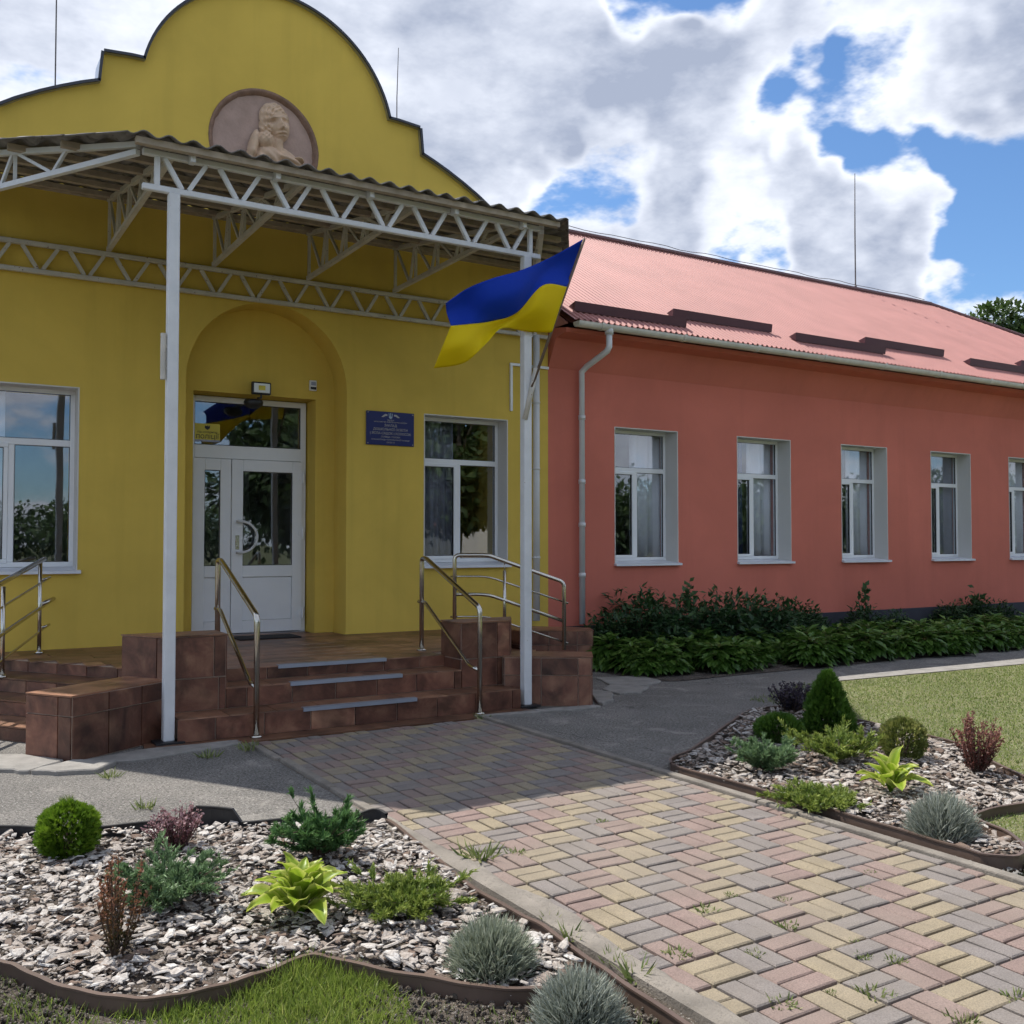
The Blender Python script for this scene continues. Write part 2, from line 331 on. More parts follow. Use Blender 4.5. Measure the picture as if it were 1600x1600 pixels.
def groundmat(name, stops, sc, fine, bd, patch=None, crack=False, spk=(.55, .6)):
    m, nt, b, o = newmat(name); P = pos(nt)
    col = ramp(nt, nz(nt, P, sc, 8, .65, .3), stops)
    f = nz(nt, P, fine, 4, .7)
    col = mixc(nt, ramp(nt, f, [(.35, (spk[0],)*3), (.6, (0,0,0))]), col, (.04,.038,.035))
    col = mixc(nt, ramp(nt, nz(nt, P, fine*1.7, 2, .6), [(.58, (0,0,0)), (.68, (spk[1],)*3)]), col, (.46,.44,.41))
    if crack:
        vo = nt.nodes.new('ShaderNodeTexVoronoi'); vo.feature = 'DISTANCE_TO_EDGE'; vo.inputs['Scale'].default_value = .33
        wp = nt.nodes.new('ShaderNodeVectorMath'); wp.operation = 'MULTIPLY_ADD'; nn = nt.nodes.new('ShaderNodeTexNoise'); nn.inputs['Scale'].default_value = 2.2; nn.inputs['Detail'].default_value = 6; nt.links.new(P, nn.inputs['Vector'])
        nt.links.new(nn.outputs['Color'], wp.inputs[0]); wp.inputs[1].default_value = (.9,.9,.9); nt.links.new(P, wp.inputs[2]); nt.links.new(wp.outputs[0], vo.inputs['Vector'])
        cm_ = mixc(nt, 1.0, ramp(nt, vo.outputs['Distance'], [(.0, (.7,)*3), (.007, (0,0,0))]), ramp(nt, nz(nt, P, .7, 3, .5), [(.48, (0,0,0)), (.6, (1,1,1))]), 'MULTIPLY'); col = mixc(nt, cm_, col, (.06,.056,.05))
        col = mixc(nt, ramp(nt, nz(nt, P, 2.6, 7, .7, 1.), [(.55, (0,0,0)), (.68, (.55,)*3)]), col, (.36,.335,.30))
    if patch: col = mixc(nt, ramp(nt, nz(nt, P, patch[1], 6, .6, .6), [(patch[2], (0,0,0)), (patch[2]+.05, (.75,)*3)]), col, patch[0])
    nt.links.new(col, b.inputs['Base Color']); b.inputs['Roughness'].default_value = .95; b.inputs['Specular IOR Level'].default_value = .2
    bump(nt, b, f, bd, 1.); return m
M['asphalt'] = groundmat('old_asphalt', [(.25, (.15,.14,.128)), (.5, (.21,.196,.178)), (.75, (.30,.275,.248))], 1.3, 48, .018, ((.12,.115,.115), .45, .60), True, (.8, .8))
M['soil'] = groundmat('dry_soil', [(.25, (.085,.068,.054)), (.55, (.145,.118,.094)), (.8, (.22,.185,.15))], 3.5, 60, .03)
M['bed_soil'] = groundmat('bed_soil', [(.25, (.05,.038,.03)), (.55, (.10,.078,.062)), (.8, (.17,.14,.115))], 6, 60, .02)
M['earth'] = groundmat('rough_grass_ground', [(.25, (.05,.065,.022)), (.5, (.085,.10,.032)), (.8, (.15,.13,.07))], 1.6, 40, .03)
M['lawn_base'] = groundmat('lawn_soil', [(.25, (.12,.135,.045)), (.5, (.18,.185,.07)), (.8, (.25,.23,.11))], 1.5, 60, .02)
M['grass'] = leafmat('grass_blades', (.11,.155,.035), (.22,.285,.075), (.40,.43,.17), .4)
M['grass_lush'] = leafmat('lush_grass_blades', (.09,.14,.022), (.22,.29,.05), (.42,.42,.15), .45)
M['thuja'] = leafmat('bright_thuja', (.035,.075,.006), (.10,.19,.012), (.23,.34,.03), .3)
M['thuja_dark'] = leafmat('green_thuja', (.02,.055,.008), (.055,.125,.014), (.12,.22,.03), .28)
M['box'] = leafmat('variegated_box', (.05,.075,.015), (.13,.16,.035), (.34,.33,.10), .25)
M['juniper'] = leafmat('green_juniper', (.04,.085,.03), (.095,.165,.072), (.19,.285,.13), .25)
M['juniper_y'] = leafmat('yellowgreen_juniper', (.045,.085,.012), (.12,.185,.03), (.28,.33,.07), .28)
M['juniper_d'] = leafmat('deep_green_juniper', (.018,.055,.016), (.05,.125,.038), (.12,.23,.07), .25)
M['lavender'] = leafmat('grey_lavender', (.12,.15,.10), (.25,.28,.20), (.44,.46,.37), .22, .7)
M['lavender_b'] = leafmat('bluegrey_lavender', (.12,.145,.115), (.25,.275,.225), (.44,.46,.40), .2, .7)
M['barb_pink'] = leafmat('pink_barberry', (.05,.02,.022), (.17,.075,.085), (.48,.31,.32), .3)
M['barb_orange'] = leafmat('orange_barberry', (.045,.045,.014), (.14,.07,.032), (.31,.135,.085), .35)
M['barb_red'] = leafmat('red_barberry', (.06,.022,.018), (.17,.06,.048), (.34,.165,.13), .3)
M['barb_dark'] = leafmat('dark_barberry', (.012,.010,.016), (.035,.026,.042), (.09,.07,.09), .2)
M['hosta'] = leafmat('yellow_hosta', (.10,.19,.012), (.27,.37,.03), (.60,.60,.17), .4, .4)
M['hosta_dk'] = leafmat('green_hosta', (.028,.075,.012), (.085,.17,.028), (.20,.31,.075), .3, .35)
M['peony'] = leafmat('dark_peony', (.012,.036,.014), (.032,.078,.026), (.075,.14,.045), .22, .45)
M['tree_leaf'] = leafmat('tree_leaves', (.018,.038,.010), (.045,.085,.02), (.11,.155,.05), .3, .5)
M['weed'] = leafmat('weed_leaves', (.08,.12,.03), (.19,.235,.075), (.36,.37,.17), .35)
def chipmat():
    m, nt, b, o = newmat('bark_chips'); P = pos(nt); at = nt.nodes.new('ShaderNodeAttribute'); at.attribute_name = 'v'
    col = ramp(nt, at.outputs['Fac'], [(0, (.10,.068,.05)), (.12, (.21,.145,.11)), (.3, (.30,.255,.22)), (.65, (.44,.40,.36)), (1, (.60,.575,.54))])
    col = mixc(nt, ramp(nt, nz(nt, P, 60, 5, .65), [(.38, (.6,)*3), (.62, (0,0,0))]), col, (.15,.12,.10))
    nt.links.new(col, b.inputs['Base Color']); b.inputs['Roughness'].default_value = .9; b.inputs['Specular IOR Level'].default_value = .2
    bump(nt, b, nz(nt, P, 130, 4, .6), .004); return m
M['chips'] = chipmat()
def clothmat(name, c):
    m, nt, b, o = newmat(name); P = pos(nt)
    b.inputs['Base Color'].default_value = (*c, 1); b.inputs['Roughness'].default_value = .65; b.inputs['Specular IOR Level'].default_value = .25
    bump(nt, b, nz(nt, P, 9, 3, .5), .006)
    tr = nt.nodes.new('ShaderNodeBsdfTranslucent'); tr.inputs[0].default_value = (*c, 1)
    mx = nt.nodes.new('ShaderNodeMixShader'); mx.inputs[0].default_value = .42
    nt.links.new(b.outputs[0], mx.inputs[1]); nt.links.new(tr.outputs[0], mx.inputs[2]); nt.links.new(mx.outputs[0], o.inputs[0]); return m
M['flag_blue'] = clothmat('blue_cloth', (.006,.055,.52)); M['flag_yellow'] = clothmat('yellow_cloth', (.86,.68,.006))

# ================================================================== GROUND
def sheet(name, poly, z, mt, k='structure'):
    me = bpy.data.meshes.new(name); bm = bmesh.new(); bm.faces.new([bm.verts.new((p[0], p[1], z)) for p in poly])
    bmesh.ops.triangulate(bm, faces=bm.faces[:]); bmesh.ops.recalc_face_normals(bm, faces=bm.faces[:])
    for f in bm.faces:
        if f.normal.z < 0: f.normal_flip()
    bm.to_mesh(me); bm.free(); me.materials.append(mt); o = obj(name, me); return kind(o, k) if k else o
def inside(poly, P):
    x, y = P[:, 0], P[:, 1]; c = np.zeros(len(P), bool); n = len(poly)
    for i in range(n):
        x0, y0 = poly[i][:2]; x1, y1 = poly[(i+1) % n][:2]
        k = ((y0 > y) != (y1 > y)); c ^= k & (x < (x1-x0)*(y-y0)/((y1-y0) if y1 != y0 else 1e-9)+x0)
    return c
def polydist(poly, P, closed=True):
    d = np.full(len(P), 1e9); n = len(poly)
    for i in range(n if closed else n-1):
        a = np.array(poly[i][:2], float); b = np.array(poly[(i+1) % n][:2], float); ab = b-a
        t = np.clip(((P[:, :2]-a)@ab)/max(ab@ab, 1e-9), 0, 1); d = np.minimum(d, np.linalg.norm(P[:, :2]-(a+t[:, None]*ab), axis=1))
    return d
def smooth_line(pts, n=6, closed=False):
    pts = [Vector(p) for p in pts]; m = len(pts); out = []
    rngi = range(m if closed else m-1)
    for i in rngi:
        p0 = pts[(i-1) % m] if closed or i > 0 else pts[0]; p1 = pts[i]; p2 = pts[(i+1) % m]; p3 = pts[(i+2) % m] if closed or i+2 < m else pts[-1]
        for k in range(n):
            t = k/n; out.append(.5*((2*p1)+(p2-p0)*t+(2*p0-5*p1+4*p2-p3)*t*t+(3*p1-p0-3*p2+p3)*t**3))
    if not closed: out.append(pts[-1])
    return out

sheet('ground', [(-500,-500),(500,-500),(500,500),(-500,500)], -.03, M['earth'])
sheet('asphalt_yard', [(-20,5.35),(2.33,5.35),(2.33,7.9),(4.52,7.9),(4.52,5.0),(4.9,5.2),(5.6,5.75),(7.2,6.7),(8.3,7.3),(9.1,7.9),(40,6.4),(40,11.4),(-20,11.4)], 0, M['asphalt'])
sheet('front_soil', [(-6,-4),(2.35,-4),(2.35,5.5),(-6,6.6)], -.012, M['soil'])
BED_L = [G(x, y, .05) for x, y in ((-90,1318),(0,1299),(120,1297),(225,1293),(330,1286),(395,1288),(480,1286),(540,1279),(575,1273),(604,1279),(650,1312),(730,1378),(800,1420),(850,1445),(890,1475),(915,1510),(885,1540),(825,1543),(752,1541),(681,1528),(597,1513),(524,1497),(480,1492),(441,1506),(394,1523),(337,1541),(281,1552),(225,1558),(169,1555),(112,1544),(65,1527),(28,1510),(0,1501),(-70,1478))]
BED_R = [G(x, y, .05) for x, y in ((1030,1197),(1080,1172),(1110,1152),(1140,1131),(1172,1111),(1215,1105),(1290,1118),(1333,1124),(1388,1136),(1453,1151),(1494,1163),(1571,1201),(1612,1219),(1650,1243),(1610,1254),(1545,1266),(1522,1279),(1568,1299),(1599,1322),(1590,1339),(1541,1339),(1482,1328),(1394,1307),(1277,1275),(1130,1234))]
BED_R = [Vector((max(p.x, 4.575), p.y, p.z)) for p in BED_R]
loopL = smooth_line([(p.x, p.y, 0) for p in BED_L], 4, True); loopR = smooth_line([(p.x, p.y, 0) for p in BED_R], 4, True)
LAWN = [(4.75,-6),(40,-6),(40,6.25),(13,7.55),(8.95,7.78),(8.3,7.25),(7.2,6.75),(5.6,5.8),(4.75,5.4)]
sheet('lawn_ground', LAWN, .004, M['lawn_base'])
strip = sheet('concrete_path_edge', [(9.0,7.8),(13,7.57),(40,6.28),(40,6.75),(13.2,7.92),(9.15,8.06)], .009, M['concrete'])

# ------------------------------------------------------------------ paved path
PX0, PX1 = 2.39, 4.43; PY1 = 7.80; MOD = .208
sheet('path_bed', [(2.33,-1.5),(4.52,-1.5),(4.52,7.93),(2.33,7.93)], .001, simple('joint_sand', (.15,.125,.10), .95, var=.3, vscale=30, bmp=.004, fine=150))
path = kind(empty('paved_path', (3.4, 3, 0)), 'structure')
def paver_mesh(w, l, mt, h=.016, ch=.006):
    b = MB(); a = [(0,0),(w,0),(w,l),(0,l)]; i = [(ch,ch),(w-ch,ch),(w-ch,l-ch),(ch,l-ch)]
    b.add([(x-w/2,y-l/2,-.02) for x, y in a]+[(x-w/2,y-l/2,h-ch*.8) for x, y in a]+[(x-w/2,y-l/2,h) for x, y in i],
          [(0,1,5,4),(1,2,6,5),(2,3,7,6),(3,0,4,7),(4,5,9,8),(5,6,10,9),(6,7,11,10),(7,4,8,11),(8,9,10,11)])
    return b.mesh('paver', mt)
cells = []
cmats = [M['pav_yellow'], M['pav_grey'], M['pav_red']]
for i in range(-3, 9):
    for j in range(-16, 26):
        x0 = 2.90+i*MOD; y0 = 2.885+j*MOD
        if y0 < .2: continue
        c = (i-j+1) % 3; along_y = (i+j) % 2 == 0
        for k in (0, 1):
            g = .012
            if along_y: bx = [x0+k*MOD/2, x0+(k+1)*MOD/2, y0, y0+MOD]
            else: bx = [x0, x0+MOD, y0+k*MOD/2, y0+(k+1)*MOD/2]
            bx = [max(bx[0], PX0), min(bx[1], PX1), bx[2], min(bx[3], PY1)]
            w = bx[1]-bx[0]-g; l = bx[3]-bx[2]-g
            if w < .025 or l < .025: continue
            cells.append(((bx[0]+bx[1])/2, (bx[2]+bx[3])/2, w, l, c))
cells.sort(key=lambda q: (q[0]**2+q[1]**2))
def visible(q):
    d = np.array([q[0], q[1], -CAM_H]); f = d@FW
    if f <= .2: return False
    px = 800+FPX*(d@RT)/f; py = 800-FPX*(d@CU)/f
    return -20 < px < 1620 and py < 1625
vis = [q for q in cells if visible(q)]; far = vis[300:]; inv = [q for q in cells if not visible(q)]
cache = {}
for q in vis[:300]:
    key = (round(q[2], 3), round(q[3], 3), q[4])
    if key not in cache: cache[key] = paver_mesh(q[2], q[3], cmats[q[4]])
    o = obj('paver', cache[key], path); o.matrix_parent_inverse = path.matrix_basis.inverted()
    o.location = (q[0]+random.uniform(-.0015,.0015), q[1]+random.uniform(-.0015,.0015), random.uniform(-.004,.003)); o.rotation_euler = (random.uniform(-.018,.018), random.uniform(-.018,.018), random.uniform(-.012,.012))
b = [MB(), MB(), MB()]
for q in far+inv:
    w, l = q[2], q[3]; ch = .006; dz = random.uniform(-.003,.003); h = .016+dz; x, y = q[0], q[1]
    a = [(x-w/2,y-l/2),(x+w/2,y-l/2),(x+w/2,y+l/2),(x-w/2,y+l/2)]; ii = [(x-w/2+ch,y-l/2+ch),(x+w/2-ch,y-l/2+ch),(x+w/2-ch,y+l/2-ch),(x-w/2+ch,y+l/2-ch)]
    b[q[4]].add([(u,v,-.02) for u, v in a]+[(u,v,h-ch*.8) for u, v in a]+[(u,v,h) for u, v in ii],
                [(0,1,5,4),(1,2,6,5),(2,3,7,6),(3,0,4,7),(4,5,9,8),(5,6,10,9),(6,7,11,10),(7,4,8,11),(8,9,10,11)])
me = bpy.data.meshes.new('distant_pavers'); vv = []; ff = []; mi = []
for k in range(3):
    o_ = len(vv); vv += b[k].v; ff += [tuple(i+o_ for i in f) for f in b[k].f]; mi += [k]*len(b[k].f)
me.from_pydata(vv, [], ff); [me.materials.append(m) for m in cmats]; me.polygons.foreach_set('material_index', mi); me.update()
kind(obj('distant_pavers', me, path), 'stuff')
def kerb(x0, x1, y0, y1, top, name='kerb_stone'):
    mb = MB(); mb.box(x0, x1, y0, y1, -.1, top); o = mb.obj(name, M['kerb'], path); bevel(o, .008, 2); return o
yy = -.9
while yy < 7.75:
    l = 1.0; y1 = min(yy+l, 7.78)
    o = kerb(2.325, 2.383, yy+.004, y1-.004, .022+random.uniform(-.004,.004)); o.rotation_euler = (0,0,random.uniform(-.003,.003))
    kerb(4.437, 4.50, yy+.304, min(y1+.3, 7.8)-.004, .035+random.uniform(-.003,.003)) if yy < 7.2 else None
    yy += l
# mortar haunch that has crept over the left kerb
mb = MB(); prev = None; row = []
ys = np.linspace(-.9, 5.4, 90)
for k, y in enumerate(ys):
    wdt = .028+.03*math.sin(y*2.1)+.02*math.sin(y*7.3+1)+random.uniform(-.015,.015)
    row.append(((2.286, y, -.03), (2.288, y, .020), (2.30, y, .026), (2.37, y, .030), (2.375+max(.012, wdt), y, .0175)))
for k in range(len(row)-1):
    for c in range(4): mb.add([row[k][c], row[k][c+1], row[k+1][c+1], row[k+1][c]], [(0,1,2,3)])
mb.obj('mortar_haunch', M['kerb'], path)

# broken concrete aprons round the porch
def slab(name, pts, z, mt, parent=None):
    mb = MB(); c = sum((Vector((p[0],p[1],0)) for p in pts), Vector())/len(pts); out = []
    for i, p in enumerate(pts):
        q = pts[(i+1) % len(pts)]
        for t in (0, .25, .5, .75):
            v = Vector((p[0]+(q[0]-p[0])*t, p[1]+(q[1]-p[1])*t, 0)); out.append((v.x+random.uniform(-.018,.018), v.y+random.uniform(-.018,.018)))
    mb.prism(out, -.02, z); o = mb.obj(name, mt, parent); bevel(o, .008, 1); return o
apron = kind(empty('concrete_apron', (1, 7.7, 0)), 'structure')
for pts, z in (([(.0,8.2),(.55,7.78),(.72,7.60),(1.0,7.83),(.74,8.2),(.3,8.5)], .03), ([(.75,7.58),(.90,7.44),(1.13,7.37),(1.32,7.60),(1.04,7.80)], .035), ([(1.40,7.62),(1.62,7.66),(2.28,7.83),(2.28,7.96),(1.62,7.99),(1.1,7.82)], .018),
               ([(5.05,7.80),(5.6,7.72),(5.76,7.75),(5.72,7.86),(5.05,7.93)], .02), ([(5.80,7.82),(6.05,7.95),(6.35,8.35),(6.25,8.6),(5.95,8.15)], .035), ([(6.38,8.3),(6.6,8.22),(6.95,8.5),(6.7,8.85),(6.4,8.62)], .025), ([(6.72,8.88),(7.0,8.6),(7.4,8.8),(7.5,9.3),(6.9,9.4)], .018), ([(4.45,7.80),(5.03,7.74),(5.03,7.86),(4.45,7.90)], .026)):
    slab('concrete_slab', pts, z, M['concrete'], apron)

# ================================================================== YELLOW ENTRANCE BUILDING
YF = 11.3; XC = 3.6; XL, XR = -.33, 7.49
yb = empty('entrance_building', (3.6, 11.3, 0)); tag(yb, 'olive yellow stucco entrance building with curved gable and arched door niche', 'building')
half = [(1.5*math.cos(a), 6.59+1.5*math.sin(a)) for a in np.linspace(math.pi/2, R_(13), 22)]
half += [(1.60, 6.925), (1.89, 6.90), (1.92, 6.57), (2.1, 6.50), (2.3, 6.41), (2.5, 6.31), (2.73, 6.18), (3.0, 6.0), (3.3, 5.78), (3.6, 5.53), (3.89, 5.28)]
right = [(XC+d, z) for d, z in half]; left = [(XC-d, z) for d, z in half[::-1]]
outline = [(XL, -.1), (XR, -.1)] + right[::-1] + left[::-1][1:]
wall = MB().xz(outline, YF, YF+.8)
ZS, ZT = 1.31, 3.25
def arch(x0, x1, z0, zs, y0, y1, n=24):
    r = (x1-x0)/2; c = (x0+x1)/2
    return MB().xz([(x0,z0),(x1,z0)]+[(c+r*math.cos(a), zs+r*math.sin(a)) for a in np.linspace(0, math.pi, n)], y0, y1)
NX0, NX1 = 2.62, 4.54
cut = [MB().box(-2, 9, YF+.33, YF+2, 5.30, 9), arch(NX0, NX1, .2, 3.45, YF-.1, YF+.4), MB().box(2.80, 4.29, YF+.3, YF+1, .2, 3.38),
       MB().box(.27, 1.52, YF-.1, YF+1, ZS, ZT), MB().box(5.59, 6.84, YF-.1, YF+1, ZS, ZT)]
mc = MB(); n = 48; mc.xz([(3.5+.66*math.cos(2*math.pi*k/n), 6.28+.66*math.sin(2*math.pi*k/n)) for k in range(n)], YF-.1, YF+.075); cut.append(mc)
me = wall.mesh('front_wall', M['yellow']); me = boolean(me, cut); me.name = 'front_wall'; obj('front_wall', me, yb)
mb = MB(); mb.box(XL, XL+.3, YF+.8, 19, -.1, 5.28).box(XR-.3, XR, YF+.8, 19, -.1, 5.28).box(XL+.3, XR-.3, 18.7, 19, -.1, 5.28); mb.obj('side_wall', M['yellow'], yb)
MB().box(XL+.3, XR-.3, YF+.8, 18.7, .3, .46).obj('room_floor', M['interior'], yb)
MB().box(XL+.3, XR-.3, YF+.8, 18.7, 4.3, 4.4).obj('ceiling', M['interior'], yb)
MB().box(XL+.3, XR-.3, YF+3.4, YF+3.5, .46, 4.3).obj('partition', M['interior'], yb)
rf = MB().xz([(XL-.2,5.2),(XC,6.35),(XR+.2,5.2),(XR+.2,5.3),(XC,6.46),(XL-.2,5.3)], YF+.34, 19.3); rf.obj('roof', M['roof_red'], yb)
# metal coping over the gable, one strip for each straight or curved run
def ribbon(pts, y0, y1, t, name, mt, parent):
    mb = MB()
    for (x0, z0), (x1, z1) in zip(pts, pts[1:]):
        d = Vector((x1-x0, z1-z0)).normalized(); nx, nz_ = -d.y, d.x
        if nz_ < -.001 or (abs(nz_) < .02 and (nx > 0) != (x0 > XC)): nx, nz_ = -nx, -nz_
        a = [(x0,z0),(x1,z1),(x1+nx*t,z1+nz_*t),(x0+nx*t,z0+nz_*t)]; mb.xz(a, y0, y1)
    return mb.obj(name, mt, parent)
segs = [right[:22], right[21:24], right[23:25], right[24:]]
for sg in segs:
    for s in (0, 1):
        pts = sg if s == 0 else [(2*XC-x, z) for x, z in sg]
        if s == 1 and sg is segs[0]: pts = pts
        o = ribbon(pts, YF-.05, YF+.40, .014, 'coping_strip', M['coping'], yb)
        pl = [(x, z) for x, z in pts]; ribbon(pl, YF-.075, YF-.052, .03, 'drip_edge', M['dark_metal'], o)

def window(parent, x0, x1, yw, depth, z0, z1, kindn=0):
    """pvc window unit (part) with frame bars, sashes, panes, reveal lining and metal sill as sub-parts"""
    y = yw+depth; f = .055; zt = z1-(z1-z0)*.30; xm = (x0+x1)/2
    mb = MB(); mb.box(x0, x1, y, y+.07, z0+.03, z0+.03+f).box(x0, x1, y, y+.07, z1-f, z1).box(x0, x0+f, y, y+.07, z0+.03+f, z1-f).box(x1-f, x1, y, y+.07, z0+.03+f, z1-f)
    mb.box(x0+f, x1-f, y, y+.07, zt-.035, zt+.035).box(xm-.035, xm+.035, y, y+.07, z0+.03+f, zt-.035)
    w = mb.obj('window', M['pvc'], parent); bevel(w, .006, 1)
    def sash(a, b_, c, d, nm='sash'):
        s = .045; q = MB(); q.box(a, b_, y-.012, y+.05, c, c+s).box(a, b_, y-.012, y+.05, d-s, d).box(a, a+s, y-.012, y+.05, c+s, d-s).box(b_-s, b_, y-.012, y+.05, c+s, d-s)
        o = q.obj(nm, M['pvc'], w); bevel(o, .006, 1)
        g = .006; q = MB(); q.box(a+s, b_-s, y+.004, y+.03, c+s, c+s+g).box(a+s, b_-s, y+.004, y+.03, d-s-g, d-s).box(a+s, a+s+g, y+.004, y+.03, c+s+g, d-s-g).box(b_-s-g, b_-s, y+.004, y+.03, c+s+g, d-s-g); q.obj('gasket', M['gasket'], w)
        MB().box(a+s+.002, b_-s-.002, y+.014, y+.020, c+s+.002, d-s-.002).obj('pane', M['glass'], w)
    g = .006
    sash(x0+f-.012, xm-.023, z0+.03+f-.012, zt-.023)
    for a, b_, c, d in ((xm+.035, x1-f, z0+.03+f, zt-.035), (x0+f, x1-f, zt+.035, z1-f)):
        q = MB(); q.box(a, b_, y+.010, y+.03, c, c+g).box(a, b_, y+.010, y+.03, d-g, d).box(a, a+g, y+.010, y+.03, c+g, d-g).box(b_-g, b_, y+.010, y+.03, c+g, d-g); q.obj('gasket', M['gasket'], w)
        MB().box(a+.002, b_-.002, y+.016, y+.022, c+.002, d-.002).obj('pane', M['glass'], w)
    t = .012
    MB().box(x1-t, x1+.001, yw-.004, y+.06, z0, z1).box(x0-.001, x0+t, yw-.004, y+.06, z0, z1).box(x0+t, x1-t, yw-.004, y+.06, z1-t, z1+.001).obj('reveal', M['reveal'], w)
    s = MB(); s.add([(x0-.01,y,z0+.03),(x1+.03,y,z0+.03),(x1+.03,yw-.06,z0-.004),(x0-.01,yw-.06,z0-.004),(x0-.01,y,z0+.014),(x1+.03,y,z0+.014),(x1+.03,yw-.06,z0-.035),(x0-.01,yw-.06,z0-.035)], [(3,2,1,0),(4,5,6,7),(2,3,7,6),(0,3,7,4),(1,2,6,5)])
    s.obj('sill', M['sill'], w)
    return w
def curtain(x0, x1, y, z0, z1, mt, label, group, amp=.03, freq=34):
    mb = MB(); n = max(12, int((x1-x0)*60)); pts = []
    ph = random.uniform(0, 6)
    for k in range(n+1):
        x = x0+(x1-x0)*k/n; pts.append((x, y+amp*math.sin(x*freq+ph)+.5*amp*math.sin(x*freq*.37+1+ph)))
    v = []
    for (x, yy_) in pts: v += [(x, yy_, z0), (x, yy_, z1), (x, yy_+.006, z0), (x, yy_+.006, z1)]
    f = [(4*i, 4*i+4, 4*i+5, 4*i+1) for i in range(n)]+[(4*i+2, 4*i+3, 4*i+7, 4*i+6) for i in range(n)]+[(4*i+1,4*i+5,4*i+7,4*i+3) for i in range(n)]+[(4*i,4*i+2,4*i+6,4*i+4) for i in range(n)]
    mb.add(v, f); return tag(mb.obj('curtain', mt, None, True), label, 'curtain', group)
window(yb, .27, 1.52, YF, .24, ZS, ZT); window(yb, 5.59, 6.84, YF, .24, ZS, ZT)
curtain(5.60, 6.22, YF+.40, 1.35, 3.22, M['curtain'], 'grey curtain hanging behind the window beside the blue plaque', 'curtains behind windows', .025, 60)
curtain(.29, .85, YF+.44, 1.35, 3.22, M['sheer'], 'pale curtain behind the window at the left edge of the yellow wall', 'curtains behind windows')

# ---- door
YD = YF+.70; DX0, DX1 = 2.82, 4.275; DZ0, DZ1 = .49, 3.37
mb = MB(); f = .07; DT = 2.62; DM = 3.33
mb.box(DX0, DX0+f, YD, YD+.08, DZ0, DZ1).box(DX1-f, DX1, YD, YD+.08, DZ0, DZ1).box(DX0+f, DX1-f, YD, YD+.08, DZ1-f, DZ1).box(DX0+f, DX1-f, YD, YD+.08, DT, DT+.16)
door = mb.obj('door', M['pvc'], yb); bevel(door, .006, 1)
MB().box(DX0, DX1, YD-.03, YD+.1, .466, .489).obj('threshold', M['sill'], door)
def leaf(a, b_, rail_l, rail_r, pz0, pz1, name='door_leaf'):
    y0, y1 = YD-.02, YD+.05; z0, z1 = DZ0+.012, DT-.005; q = MB()
    q.box(a, a+rail_l, y0, y1, z0, z1).box(b_-rail_r, b_, y0, y1, z0, z1).box(a+rail_l, b_-rail_r, y0, y1, z1-.14, z1).box(a+rail_l, b_-rail_r, y0, y1, pz0-.14, pz0).box(a+rail_l, b_-rail_r, y0, y1, z0, z0+.15)
    o = q.obj(name, M['pvc'], door); bevel(o, .005, 1)
    MB().box(a+rail_l+.004, b_-rail_r-.004, y0+.022, y1-.02, z0+.154, pz0-.144).obj('panel', M['pvc'], door)
    g = .007; q = MB(); A, B, C, D = a+rail_l, b_-rail_r, pz0, z1-.14
    q.box(A, B, y0+.008, y0+.03, C, C+g).box(A, B, y0+.008, y0+.03, D-g, D).box(A, A+g, y0+.008, y0+.03, C+g, D-g).box(B-g, B, y0+.008, y0+.03, C+g, D-g); q.obj('gasket', M['gasket'], door)
    MB().box(A+.002, B-.002, y0+.018, y0+.024, C+.002, D-.002).obj('pane', M['glass'], door)
leaf(DX0+.05, DM-.004, .14, .13, 1.32, 0); leaf(DM+.004, DX1-.05, .14, .13, 1.32, 0)
g = .008; A, B, C, D = DX0+f, DX1-f, DT+.16, DZ1-f
MB().box(A, B, YD+.02, YD+.04, C, C+g).box(A, B, YD+.02, YD+.04, D-g, D).box(A, A+g, YD+.02, YD+.04, C+g, D-g).box(B-g, B, YD+.02, YD+.04, C+g, D-g).obj('gasket', M['gasket'], door)
MB().box(A+.002, B-.002, YD+.026, YD+.032, C+.002, D-.002).obj('pane', M['glass'], door)
hx, hz = DM+.075, 1.67
arc = [(hx, YD-.02, hz+.19), (hx, YD-.07, hz+.19)]+[(hx+.02+.21*math.sin(a), YD-.075, hz+.19*math.cos(a)) for a in np.linspace(.1, math.pi-.1, 14)]+[(hx, YD-.07, hz-.19), (hx, YD-.02, hz-.19)]
MB().tube(arc, .016, 10).obj('handle', M['steel_paint'], door, True)
MB().box(hx-.022, hx+.022, YD-.03, YD-.019, hz-.15, hz+.02).tube([(hx, YD-.05, hz-.11), (hx, YD-.02, hz-.11)], .011, 10).obj('lock_plate', M['inox'], door)
for z in (2.42, 1.72, .72):
    q = MB(); q.box(DX1-.10, DX1-.045, YD-.035, YD-.021, z-.03, z+.03).tube([(DX1-.045, YD-.035, z-.07), (DX1-.045, YD-.035, z+.07)], .014, 8); q.obj('hinge', M['pvc'], door)
q = MB(); q.box(NX0-.02, NX1+.02, YF+.80, YF+.9, .3, 3.9); 
MB().box(2.5, 2.75, YF+.8, YF+3.4, .46, 4.3).box(4.35, 4.6, YF+.8, YF+3.4, .46, 4.3).obj('hallway_wall', M['interior'], yb)
